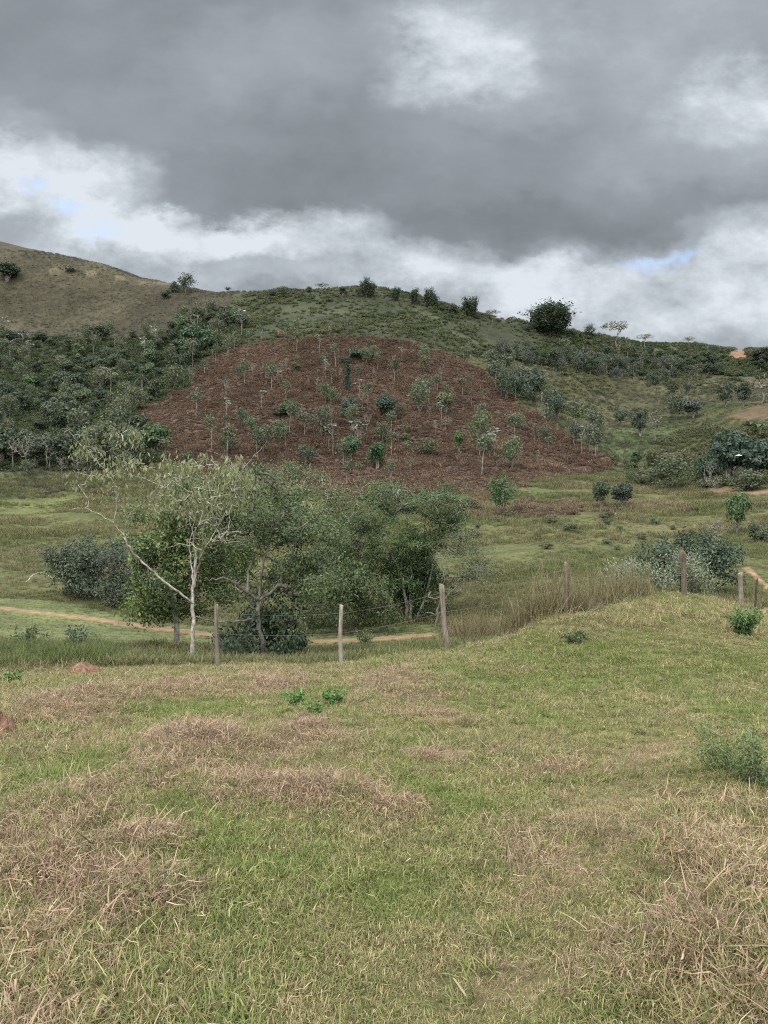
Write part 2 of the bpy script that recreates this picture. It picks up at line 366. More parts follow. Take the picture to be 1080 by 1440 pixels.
# ------------------------------------------------------------------ ground sheet
def build_ground():
    V = np.stack([XX, YY, Z], -1).reshape(-1, 3)
    V = np.vstack([V, [[0, 0, float(Z[:, 0].mean())]]])
    i = np.arange(NT); i2 = (i + 1) % NT; j = np.arange(NR - 1)
    a = (i[:, None] * NR + j[None]); b = (i2[:, None] * NR + j[None])
    Q = np.stack([a, a + 1, b + 1, b], -1).reshape(-1, 4)[:, ::-1]
    cap = np.stack([np.full(NT, len(V) - 1), i * NR, i2 * NR, i2 * NR], -1)[:, :4]
    x, y, z = V[:, 0], V[:, 1], V[:, 2]
    col = np.zeros((len(V), 3)); d = np.hypot(x, y)
    nz = fbm(x, y, 3.0, 4, 71)[:, None]; nb = fbm(x, y, 14, 4, 72)[:, None]
    near = np.array([.078, .074, .030]) + nz * np.array([.03, .015, .01])
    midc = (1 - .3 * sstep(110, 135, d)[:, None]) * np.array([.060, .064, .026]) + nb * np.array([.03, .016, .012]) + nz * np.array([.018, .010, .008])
    w = sstep(16, 26, d)[:, None]
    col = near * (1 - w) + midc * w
    hm = heap_mask(x, y)[:, None] * (y > 0)[:, None]; gm = green_mask(x, y)[:, None] * (y > 0)[:, None]
    col = col * (1 - hm) + hm * np.array([.12, .08, .052]); col = col * (1 - gm * .6) + gm * .6 * np.array([.075, .10, .028])
    def put(nm, c, v=.0, amt=1.0):
        m = zone(nm, x, y, z) & (y > 2)
        col[m] = col[m] * (1 - amt) + amt * (np.array(c) * (1 + v * nb[m] + .4 * v * nz[m]))
    put('pasture', (.036, .032, .020), .5); put('wood', (.024, .028, .015), .3); put('scrub', (.028, .032, .017), .5)  # hill and ridge colours darkened to hold the cloud shadow over them
    put('backwood', (.04, .044, .024), .4); put('spur', (.044, .043, .022), .5); put('fern', (.05, .033, .024), .3)
    put('fern2', (.06, .05, .032), .5, .8); put('lush', (.042, .060, .024), .8, .6); put('bank', (.072, .050, .031), .8, .8); put('cut', (.16, .09, .055), .4)
    put('limegrass', (.088, .096, .036), .9, .6); put('limehill', (.085, .098, .038), .5); put('road', (.12, .080, .050), .3, .8)
    # short turf either side of the footpath
    pd = path_dist(x, y, z) + .6 * nz[:, 0] + .25 * fbm(x, y, .8, 3, 75)
    px, py = project(V)
    lawn = in_poly(px + 12 * nz[:, 0], py + 5 * nb[:, 0], [(-200, 830), (80, 845), (190, 870), (290, 880), (430, 885), (610, 876), (640, 885), (610, 905), (520, 915), (430, 918), (300, 918), (150, 905), (60, 900), (-200, 880)]) & (y > 24) & (y < 60)
    col[lawn] = np.array([.078, .088, .038]) * (1 + .3 * nz[lawn])
    e = 1 - sstep(.75, 1.25, pd)
    col = col * (1 - e[:, None]) + e[:, None] * np.array([.160, .106, .062])
    # cattle track over the bare hill
    tr = np.abs(py - np.interp(px, [0, 40, 90, 130, 200, 240, 300], [392, 380, 378, 384, 396, 400, 404])) < 1.3
    tr &= (y > 225) & (px > 30) & (px < 240)
    col[tr] = col[tr] * .5 + .5 * np.array([.11, .09, .055])
    col = np.clip(col, .008, .6); col = np.hstack([col, np.ones((len(col), 1))])
    me = bpy.data.meshes.new('ground')
    tri = cap[:, :3]
    me.vertices.add(len(V)); me.vertices.foreach_set('co', V.astype(np.float32).ravel())
    loops = np.concatenate([Q.ravel(), tri.ravel()]).astype(np.int32)
    me.loops.add(len(loops)); me.loops.foreach_set('vertex_index', loops)
    me.polygons.add(len(Q) + len(tri))
    me.polygons.foreach_set('loop_start', np.concatenate([np.arange(len(Q)) * 4, len(Q) * 4 + np.arange(len(tri)) * 3]).astype(np.int32))
    me.polygons.foreach_set('use_smooth', np.ones(len(Q) + len(tri), bool))
    at = me.attributes.new('cover', 'FLOAT_COLOR', 'POINT'); at.data.foreach_set('color', col.astype(np.float32).ravel())
    me.materials.append(M_GROUND); me.update(calc_edges=True); me.validate()
    if me.polygons[len(Q) // 2].normal.z < 0: me.flip_normals()
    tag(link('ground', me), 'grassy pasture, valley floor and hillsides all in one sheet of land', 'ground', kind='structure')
build_ground()

# ------------------------------------------------------------------ blades, leaves, limbs
def blades(n, rad, h, w, lean, curl, flat=0.0, seed=0, rpow=.5):
    r = np.random.default_rng(seed)
    a = r.uniform(0, 2 * pi, n); q = rad * r.uniform(0, 1, n) ** rpow
    base = np.stack([q * np.cos(a), q * np.sin(a), np.zeros(n)], -1)
    yaw = r.uniform(0, 2 * pi, n); hh = r.uniform(h[0], h[1], n); ww = r.uniform(w[0], w[1], n)
    ln = np.clip(r.normal(lean, lean * .45 + .02, n), 0, 1.45); lies = r.uniform(0, 1, n) < flat
    ln[lies] = r.uniform(1.2, 1.5, lies.sum())
    dh = np.stack([np.cos(yaw), np.sin(yaw), np.zeros(n)], -1); side = np.stack([-np.sin(yaw), np.cos(yaw), np.zeros(n)], -1)
    twist = r.normal(0, .5, n)[:, None]; up = np.array([0, 0, 1.0]); side = side * np.cos(twist) + (up * .7 + dh * .3) * np.sin(twist)
    cu = r.uniform(.2, 1, n) * curl; P = [base + up * (-.015)]; an = ln.copy()
    for s in range(3):
        P.append(P[-1] + (dh * np.sin(an)[:, None] + up * np.cos(an)[:, None]) * (hh / 3)[:, None]); an = np.minimum(an + cu / 2, 1.9)
    for s in (1, 2, 3): P[s][lies, 2] = np.maximum(P[s][lies, 2], .008) + r.uniform(0, .03, lies.sum())
    W = [1, .95, .7, .12]; V = np.stack([x for p, k in zip(P, W) for x in (p - side * (ww * k / 2)[:, None], p + side * (ww * k / 2)[:, None])], 1)
    idx = (np.arange(n) * 8)[:, None, None] + np.array([[0, 1, 3, 2], [2, 3, 5, 4], [4, 5, 7, 6]])[None]
    va, vb = r.uniform(0, 1, n), r.uniform(0, 1, n); vb[lies] = np.clip(vb[lies] + .35, 0, 1)
    return V.reshape(-1, 3), idx.reshape(-1, 4), np.repeat(va, 8), np.repeat(vb, 8)

def join(*parts):
    V, Q, A, B, o = [], [], [], [], 0
    for v, q, a, b in parts:
        V.append(v); Q.append(q + o); A.append(a); B.append(b); o += len(v)
    return np.vstack(V), np.vstack(Q), np.concatenate(A), np.concatenate(B)

def blade_mesh(name, part, mat):
    V, Q, a, b = part
    return mesh_of(name, V, Q, mat, attrs={'var': ('FLOAT', a), 'var2': ('FLOAT', b)})

def norm(v): return v / np.maximum(np.linalg.norm(v, axis=-1, keepdims=True), 1e-9)

def leafq(P, N, size, aspect=.5, r=None, droop=0.0, fold=.15):
    n = len(P); r = r or rng
    t = norm(np.cross(N, r.normal(0, 1, (n, 3)))); t[:, 2] -= droop; t = norm(t); s = norm(np.cross(N, t))
    L = (size * r.uniform(.65, 1.35, n))[:, None]; nn = norm(np.cross(t, s))
    a = P; b = P + t * L * .5 + s * L * aspect * .5 + nn * L * fold * .3; c = P + t * L; d = P + t * L * .5 - s * L * aspect * .5 + nn * L * fold * .3
    V = np.stack([a, b, c, d], 1).reshape(-1, 3); Q = np.arange(n * 4).reshape(-1, 4)
    return V, Q, np.repeat(r.uniform(0, 1, n), 4), np.repeat(r.uniform(0, 1, n), 4)

def tube(P, R, sides=5):
    P = np.asarray(P, float); R = np.asarray(R, float); n = len(P)
    T = norm(np.gradient(P, axis=0)); ref = np.array([.31, .77, .2]) if abs(T[0, 2]) > .6 else np.array([0, .1, 1.0])
    A = norm(np.cross(T, ref)); B = np.cross(T, A); an = np.arange(sides) / sides * 2 * pi
    V = P[:, None] + R[:, None, None] * (np.cos(an)[None, :, None] * A[:, None] + np.sin(an)[None, :, None] * B[:, None])
    i = np.arange(n - 1)[:, None] * sides; k = np.arange(sides)[None]; k2 = (k + 1) % sides
    Q = np.stack([i + k, i + k2, i + sides + k2, i + sides + k], -1).reshape(-1, 4)
    return V.reshape(-1, 3), Q, np.zeros(n * sides), np.zeros(n * sides)

def limb_path(pts, r0, r1, wig=.03, sub=4, r=None, pw=1.0):
    """a limb through hand-set joints, smoothed and slightly crooked"""
    r = r or rng; pts = np.asarray(pts, float); t = np.linspace(0, len(pts) - 1, (len(pts) - 1) * sub + 1)
    m = np.gradient(pts, axis=0) if len(pts) > 2 else np.repeat((pts[1:] - pts[:1]), 2, 0)
    k = np.clip(t.astype(int), 0, len(pts) - 2); f = (t - k)[:, None]
    P = (2 * f ** 3 - 3 * f ** 2 + 1) * pts[k] + (f ** 3 - 2 * f ** 2 + f) * m[k] + (-2 * f ** 3 + 3 * f ** 2) * pts[k + 1] + (f ** 3 - f ** 2) * m[k + 1]
    j = r.normal(0, wig, P.shape); j[0] = 0; P = P + j
    return P, r0 + (r1 - r0) * (t / t[-1]) ** pw

def sprout(out, tips, p, d, L, rad, lvl, r, up=.05, wig=.25, spread=.7, kids=(3, 4), seg=4, shrink=.62, tipn=1):
    pts, rr = [p], [rad]; dirs = []
    for i in range(seg):
        d = norm(d + r.normal(0, wig, 3) + np.array([0, 0, up])); p = p + d * L / seg; pts.append(p); rr.append(rad * (1 - .65 * (i + 1) / seg)); dirs.append(d)
    out.append((np.array(pts), np.array(rr)))
    if lvl <= 0:
        tips.append((pts[-1], d)); tips.append((pts[-2], d)); return
    for c in range(r.integers(kids[0], kids[1] + 1)):
        s = r.integers(max(1, seg // 2), seg + 1)
        q = norm(np.cross(dirs[s - 1], r.normal(0, 1, 3)))
        nd = norm(dirs[s - 1] * (1 - spread * .45) + q * spread * r.uniform(.6, 1.2))
        sprout(out, tips, pts[s], nd, L * shrink * r.uniform(.75, 1.2), rr[s] * .7, lvl - 1, r, up, wig, spread, kids, seg, shrink)

def tubes(lst, sides=(6, 4, 3)):
    return join(*[tube(P, R, sides[0] if R[0] > .06 else (sides[1] if R[0] > .02 else sides[2])) for P, R in lst])

# ------------------------------------------------------------------ ground cover: one object per kind of cover
def cover(name, protos, P, scl, tint, label, cat, tilt=.12, seed=1):
    r = np.random.default_rng(seed); n = len(P)
    col = bpy.data.collections.new(name + '_sources')
    for i, me in enumerate(protos):
        col.objects.link(bpy.data.objects.new('%s_%02d' % (name, i), me))
    rot = np.stack([r.normal(0, tilt, n), r.normal(0, tilt, n), r.uniform(0, 2 * pi, n)], -1)
    me = bpy.data.meshes.new(name); me.vertices.add(n); me.vertices.foreach_set('co', np.asarray(P, np.float32).ravel())
    for k, typ, dat in (('rot', 'FLOAT_VECTOR', rot), ('scl', 'FLOAT', scl), ('tint', 'FLOAT', tint), ('pick', 'INT', r.integers(0, len(protos), n))):
        a = me.attributes.new(k, typ, 'POINT'); a.data.foreach_set('vector' if typ == 'FLOAT_VECTOR' else 'value', np.ascontiguousarray(dat, np.int32 if typ == 'INT' else np.float32).ravel())
    me.update()
    o = link(name, me)
    ng = bpy.data.node_groups.new(name + '_spread', 'GeometryNodeTree')
    ng.interface.new_socket('Geometry', in_out='INPUT', socket_type='NodeSocketGeometry'); ng.interface.new_socket('Geometry', in_out='OUTPUT', socket_type='NodeSocketGeometry')
    N = ng.nodes; gi, go = N.new('NodeGroupInput'), N.new('NodeGroupOutput')
    ci = N.new('GeometryNodeCollectionInfo'); ci.inputs['Collection'].default_value = col; ci.inputs['Separate Children'].default_value = True; ci.inputs['Reset Children'].default_value = True
    ip = N.new('GeometryNodeInstanceOnPoints'); ip.inputs['Pick Instance'].default_value = True
    def named(k, typ):
        a = N.new('GeometryNodeInputNamedAttribute'); a.data_type = typ; a.inputs['Name'].default_value = k; return [s for s in a.outputs if s.enabled and s.name == 'Attribute'][0]
    L = ng.links.new
    L(gi.outputs[0], ip.inputs['Points']); L(ci.outputs[0], ip.inputs['Instance']); L(named('pick', 'INT'), ip.inputs['Instance Index'])
    L(named('rot', 'FLOAT_VECTOR'), ip.inputs['Rotation']); L(named('scl', 'FLOAT'), ip.inputs['Scale']); L(ip.outputs[0], go.inputs[0])
    md = o.modifiers.new('spread', 'NODES'); md.node_group = ng
    return tag(o, label, cat, kind='stuff')

def spread(n, d0, d1, amax=36, seed=0, power=1.0):
    """points on the land between two distances; power 1 = even per square metre, 0 = even per metre of distance"""
    r = np.random.default_rng(seed); e = power + 1
    rad = (r.uniform(0, 1, n) * (d1 ** e - d0 ** e) + d0 ** e) ** (1 / e); th = np.radians(r.uniform(-amax, amax, n))
    x, y = rad * np.sin(th), rad * np.cos(th); return np.stack([x, y, G(x, y)], -1)

def clean(P, dmin=.0):
    return P

# --- pasture in front
tufts = [blade_mesh('tuft', blades(48, .10, (.03, .095), (.003, .0068), .7, 1.0, .14, s), M_GRASS) for s in range(5)]
straws = [blade_mesh('straw', join(blades(24, .14, (.05, .17), (.0022, .005), 1.1, .6, .8, 40 + s), blades(14, .11, (.03, .08), (.004, .008), .8, .9, .3, 60 + s)), M_HAY) for s in range(4)]
P = np.vstack([spread(28000, 1.6, 9, 38, 1, .55), spread(52000, 8, 28, 38, 2, 1.0)])
px_, py_ = project(P); P = P[(np.hypot(P[:, 0], P[:, 1]) < 20.5) | ((px_ > 660) & (P[:, 2] > -3.2))]
x, y = P[:, 0], P[:, 1]; d = np.hypot(x, y)
px_, py_ = project(P)
hm, gm = heap_mask(x, y), green_mask(x, y)
tint = .33 + .40 * fbm(x, y, 1.1, 4, 91) + .5 * fbm(x, y, .33, 3, 93) + .55 * hm - .38 * gm + .10 * sstep(300, 0, px_) + .28 * sstep(850, 1000, px_) * sstep(1080, 1180, py_)
trk = np.exp(-((px_ - np.interp(py_, [960, 1060, 1170, 1300, 1440], [985, 905, 830, 745, 690])) / (26 + .16 * (py_ - 900))) ** 2) * sstep(960, 1040, py_)   # the worn strip where feet and hooves pass
tint = tint + .30 * trk
scl = (1 - .38 * trk) * (.75 + .45 * sstep(4, 18, d)) * (1 + .45 * fbm(x, y, .8, 3, 95)) * np.random.default_rng(15).uniform(.7, 1.25, len(x)) * (1 + .3 * sstep(880, 1040, px_) * sstep(1060, 1180, py_) + .25 * sstep(320, 60, px_))
dry = (np.random.default_rng(5).uniform(0, 1, len(P)) < np.clip(.03 + .75 * hm - .15 * gm + .25 * fbm(x, y, .9, 3, 97), 0, .8))
cover('pasture_grass', tufts, P[~dry], scl[~dry], tint[~dry], 'short cropped green and tan grass of the near pasture', 'grass', .18, 3)
cover('cut_straw', straws, P[dry], scl[dry] * 1.15, np.clip(tint[dry] + .25, 0, 1.0), 'pale dried grass cuttings lying in heaps on the near pasture', 'straw', .25, 4)
gt = [blade_mesh('green_tuft', blades(42, .09, (.06, .165), (.005, .0105), .55, 1.1, .05, 380 + s), M_GRASS) for s in range(4)]
P = spread(7000, 1.8, 19, 38, 206, .6); x, y = P[:, 0], P[:, 1]
m = np.random.default_rng(207).uniform(0, 1, len(P)) < np.clip(.22 + 1.3 * fbm(x, y, .7, 3, 208) + .25 * green_mask(x, y) - .25 * heap_mask(x, y), 0, .8); P = P[m]
cover('green_tufts', gt, P, np.random.default_rng(209).uniform(.5, 1.05, len(P)), -.05 + .35 * fbm(P[:, 0], P[:, 1], .6, 2, 210), 'broad-bladed fresh green tufts scattered through the near pasture', 'grass', .2, 211)
# longer tussocks at the right edge and scattered over the pasture
tus = [blade_mesh('tussock', blades(60, .10, (.10, .26), (.003, .0065), .5, 1.2, .12, 80 + s), M_GRASS) for s in range(4)]
P = spread(9000, 2, 20, 38, 6, .6); px_, py_ = project(P); x, y = P[:, 0], P[:, 1]
pr = .02 + .38 * sstep(900, 1010, px_ + 60 * fbm(x, y, 1.5, 3, 12)) * sstep(1080, 1150, py_) + .10 * sstep(300, 60, px_) + .12 * heap_mask(x, y)
keep = np.random.default_rng(8).uniform(0, 1, len(P)) < pr
P = P[keep]; cover('tussock_grass', tus, P, np.random.default_rng(9).uniform(.5, 1.05, len(P)), .62 + .5 * fbm(P[:, 0], P[:, 1], .8, 3, 13), 'longer dry tussock grass rising out of the cropped pasture', 'grass', .2, 7)

# --- valley floor: rough grass
vt = [blade_mesh('valley_tuft', blades(60, .42, (.18, .6), (.012, .026), .4, .9, .05, 100 + s), M_MID) for s in range(5)]
P = np.vstack([spread(13000, 19, 50, 34, 21, .8), spread(34000, 45, 135, 34, 22, .8)])
x, y, z = P.T; pd = path_dist(x, y, z); px_, py_ = project(P)
lawn = in_poly(px_, py_, [(-200, 832), (80, 845), (190, 870), (290, 880), (430, 885), (610, 876), (640, 885), (610, 905), (520, 915), (430, 918), (300, 918), (150, 905), (60, 905), (-200, 880)]) & (y > 24) & (y < 60)
ro = zone('road', x, y, z) | zone('wood', x, y, z) | zone('fern', x, y, z)
keep = (pd > 1.2) & ~ro & ~((y < 26) & (z > -3.0) & (px_ > 660))
lime = zone('limegrass', x, y, z); f2 = zone('fern2', x, y, z)
scl = np.where(lawn, .16, .55) * (1 + 1.3 * fbm(x, y, 5, 3, 31) + .7 * fbm(x * .3, y, 5, 3, 32)) * np.where(lime, .6, 1) * (1 + .7 * sstep(50, 90, y)) * np.where(y < 26, .75, 1)
tint = .40 + .6 * fbm(x, y, 9, 4, 33) + .3 * fbm(x * .3, y, 3, 3, 34) - .3 * lawn - .55 * lime * (fbm(x, y, 4, 2, 35) > -.1) + .6 * f2
cover('valley_grass', vt, P[keep], np.clip(scl[keep], .1, 1.7), tint[keep], 'rough olive grass covering the valley floor beyond the fence', 'grass', .1, 23)

# --- rusty bracken on the dome-shaped slope
fr = [blade_mesh('frond', join(blades(60, .55, (.3, .75), (.05, .12), .8, 1.0, .0, 130 + s), blades(30, .5, (.3, .7), (.025, .05), .4, .5, 0, 150 + s)), M_FERN) for s in range(5)]
P = spread(130000, 60, 262, 26, 41, 1.0); x, y, z = P.T
px_, py_ = project(P)
u0 = np.random.default_rng(36).uniform(0, 1, len(P)); m = ((zone('fern', x, y, z) & (zone('fern', x, y, z, -8) | (u0 < .55))) | (zone('fern', x, y, z, 15) & (u0 < .3)) | (zone('fern3', x, y, z) & (fbm(x, y, 4, 3, 49) > .05)) | (zone('fern2', x, y, z) & (fbm(x, y, 5, 3, 47) > -.1)))
P = P[m]; x, y = P[:, 0], P[:, 1]
row = .95 * fbm(x * 1.15, y * .5, 2.6, 2, 43) + .3 * fbm(x, y * .6, 7, 2, 48) + .3 * fbm(x, y, 26, 2, 46)
m = np.random.default_rng(3).uniform(0, 1, len(P)) < .92 + .4 * row
P = P[m]; x, y = P[:, 0], P[:, 1]; row = row[m]
cover('bracken', fr, P, np.clip(.8 + .95 * row + .3 * fbm(x, y, 12, 2, 45), .6, 1.8) * np.where(y < 125, .7, 1), .42 + .6 * fbm(x, y, 16, 4, 44) + .35 * row, 'rust-brown dead bracken covering the rounded hillside', 'bracken', .2, 42)

# --- scrub on the ridge and specks on the bare hill
def lump(n, lumps, rad, hgt, size, seed, aspect=.5):
    r = np.random.default_rng(seed); c = r.normal(0, .45, (lumps, 3)) * np.array([rad, rad, hgt * .5]); c[:, 2] = np.abs(c[:, 2]) * 1.1 + hgt * .15
    k = r.integers(0, lumps, n); D = norm(r.normal(0, 1, (n, 3))); D[:, 2] = np.abs(D[:, 2]) * .9 - .15; D = norm(D)
    rr = rad * r.uniform(.28, .5, lumps)[k] * r.uniform(.75, 1.05, n)
    Pp = c[k] + D * rr[:, None] * np.array([1, 1, .8]); Pp[:, 2] = np.maximum(Pp[:, 2], .03)
    return leafq(Pp, norm(D + r.normal(0, .45, (n, 3))), size, aspect, r)
sb = [blade_mesh('scrub', lump(260, 7, .9, .9, .26, 170 + s), M_SCRUB) for s in range(6)]
P = spread(46000, 200, 330, 32, 51, 1.0); x, y, z = P.T; px_, py_ = project(P)
sc_, bw, sp = zone('scrub', x, y, z) | (zone('scrub', x, y, z, 16) & (np.random.default_rng(37).uniform(0, 1, len(P)) < .4)), zone('backwood', x, y, z), zone('spur', x, y, z)
nz = fbm(x, y, 14, 4, 53)
u = np.random.default_rng(31).uniform(0, 1, len(P))
pk = np.where(sc_, .33 + .5 * nz, 0) + np.where(bw, .6 + .3 * nz, 0) + np.where(sp, .16 + .5 * nz, 0)
m = (u < pk) & ~zone('cut', x, y, z, 2); P, nz, bw, sp = P[m], nz[m], bw[m], sp[m]; x, y = P[:, 0], P[:, 1]
cover('hill_scrub', sb, P, np.clip(.8 + .9 * fbm(x, y, 20, 3, 55) + .35 * bw - .2 * sp + np.random.default_rng(32).normal(0, .2, len(P)), .3, 2.2),
      .34 + .6 * fbm(x, y, 9, 3, 56) - .25 * bw + .3 * sp, 'low olive-green scrub covering the upper ridge', 'scrub', .15, 52)
P = spread(16000, 225, 345, 33, 57, 1.0); x, y, z = P.T
m = zone('pasture', x, y, z, 2) & (np.random.default_rng(33).uniform(0, 1, len(P)) < .16 + .5 * fbm(x, y, 16, 3, 58)); P = P[m]; x, y, z = P.T
cover('hill_shrubs_scatter', sb, P, np.clip(.38 + .35 * fbm(x, y, 8, 3, 59), .15, .9), .75 + .5 * fbm(x, y, 6, 3, 60), 'small dark shrublets dotted over the bare grassy hill', 'shrubs', .1, 58)
P = spread(72000, 118, 345, 33, 157, 1.0); x, y, z = P.T
mp, msp = zone('pasture', x, y, z, 3), ~(zone('wood', x, y, z) | zone('fern', x, y, z) | zone('bank', x, y, z) | zone('scrub', x, y, z) | zone('backwood', x, y, z) | zone('limehill', x, y, z)) & (y < 270); u = np.random.default_rng(133).uniform(0, 1, len(P)); nz = fbm(x, y, 7, 3, 158); band = fbm(x * .35, z * 1.6, 4, 3, 159)
m = (mp & (u < .62 + .4 * nz)) | (msp & (u < .8)); P, nz, mp, band = P[m], nz[m], mp[m], band[m]; x, y, z = P.T
ht = [blade_mesh('hill_tuft', blades(60, .42, (.18, .6), (.012, .026), .4, .9, .05, 400 + s), M_HILL) for s in range(5)]
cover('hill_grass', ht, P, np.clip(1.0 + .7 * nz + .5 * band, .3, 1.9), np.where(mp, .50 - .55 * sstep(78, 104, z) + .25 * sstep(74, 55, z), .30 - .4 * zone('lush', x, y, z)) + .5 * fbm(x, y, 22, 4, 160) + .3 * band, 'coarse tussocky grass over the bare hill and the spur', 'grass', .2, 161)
# undergrowth of the wood and of the near right hill
P = spread(52000, 104, 300, 34, 61, .8); x, y, z = P.T; px_, py_ = project(P)
m = (zone('wood', x, y, z)) | (in_poly(px_, py_, [(880, 660), (930, 610), (985, 590), (1010, 605), (1200, 600), (1200, 680), (1000, 685), (900, 690)]) & (y > 80) & (fbm(x, y, 9, 3, 64) > -.15))
m &= np.random.default_rng(34).uniform(0, 1, len(P)) < .7
P = P[m]; x, y, z = P.T; px_, py_ = project(P)
cover('undergrowth', sb, P, np.clip(1.1 + .8 * fbm(x, y, 12, 3, 62), .4, 2.2), .0 + .4 * fbm(x, y, 8, 3, 63) + .5 * (px_ > 700), 'dense mixed undergrowth of the valley wood and slopes', 'undergrowth', .15, 62)

# ------------------------------------------------------------------ trees
def ell(n, c, rad, r, shell=.55):
    D = norm(r.normal(0, 1, (n, 3))); q = r.uniform(shell ** 3, 1, n) ** (1 / 3)
    return np.asarray(c) + D * q[:, None] * np.asarray(rad)

def grow_to(limbs, targets, r, tip_r=.008, wig=.08, rough=1.0, expo=.46, up=.15):
    """branches that reach every target point from the nearest limb; thickness follows how many twigs hang on each"""
    nodes, par, paths = [], [], []
    for P, R in limbs:
        ids = []
        for i, p in enumerate(P):
            nodes.append(p); par.append(ids[-1] if ids else -1); ids.append(len(nodes) - 1)
    nb = len(nodes); base_n = np.array(nodes)
    dist = np.array([np.min(np.linalg.norm(base_n - t, axis=1)) for t in targets]); order = np.argsort(dist)
    arr = np.zeros((nb + len(targets) * 3, 3)); arr[:nb] = base_n; m = nb
    for k in order:
        t = targets[k]; dv = arr[:m] - t; dd = np.linalg.norm(dv, axis=1) + np.maximum(dv[:, 2], 0) * .8
        j = int(np.argmin(dd)); p = arr[j]; L = np.linalg.norm(t - p); ids = [j]
        for f in (1 / 3, 2 / 3, 1.0):
            q = p + (t - p) * f + r.normal(0, wig * L * (f < 1), 3) + np.array([0, 0, up * L * f * (1 - f)])
            arr[m] = q; par.append(ids[-1]); ids.append(m); m += 1
        paths.append(ids)
    cnt = np.ones(m)
    for i in range(m - 1, nb - 1, -1):
        if par[i] >= nb: cnt[par[i]] += cnt[i]
    rad = tip_r * cnt ** expo
    out = []
    for ids in paths:
        R = [min(rad[ids[1]] * 1.1, rad[ids[1]] * 1.1)] + [rad[i] for i in ids[1:]]
        out.append((arr[ids], np.array(R)))
    ends = np.array([arr[ids[-1]] for ids in paths]); mids = np.array([arr[ids[-2]] for ids in paths])
    return out, ends, mids

def leaves_at(C0, per, sd, size, aspect, r, droop=0., upw=.4, out=None):
    n = len(C0) * per; P = np.repeat(C0, per, 0) + r.normal(0, 1, (n, 3)) * np.asarray(sd)
    N = r.normal(0, 1, (n, 3)) + np.array([0, 0, upw])
    if out is not None: N = N * .62 + norm((P - out) * np.array([1, 1, 1.3])) * .8
    N = norm(N)
    return leafq(P, N, size, aspect, r, droop)

def crown_lumps(n, cs, rs, size, aspect, r, squash=.85, shell=.7):
    k = r.integers(0, len(cs), n); D = norm(r.normal(0, 1, (n, 3))); D[:, 2] = np.where(D[:, 2] < -.35, -D[:, 2] * .5, D[:, 2])
    P = cs[k] + D * (rs[k] * r.uniform(shell, 1.06, n))[:, None] * np.array([1, 1, squash])
    return leafq(P, norm(D + r.normal(0, .36, (n, 3))), size, aspect, r)

M_LIMB = mat_bark('grey_limb_bark', (.035, .03, .024), (.08, .07, .056), (.15, .135, .112))
M_STEM = mat_bark('dull_stem_bark', (.05, .044, .036), (.10, .09, .074), (.17, .155, .13))
PROTO = {}
def proto(kind, trunk_part, crown_part, bark=None):
    i = len(PROTO.setdefault(kind, []))
    tm = None
    if trunk_part is not None:
        V, Q, a, b = trunk_part; tm = mesh_of(kind + '_trunk', V, Q, bark or M_BARK, attrs={'var': ('FLOAT', a)}, smooth=True)
    cm = None
    if crown_part is not None:
        V, Q, a, b = crown_part; cm = mesh_of(kind + '_crown', V, Q, M_LEAF, attrs={'var': ('FLOAT', a)})
    PROTO[kind].append((tm, cm))

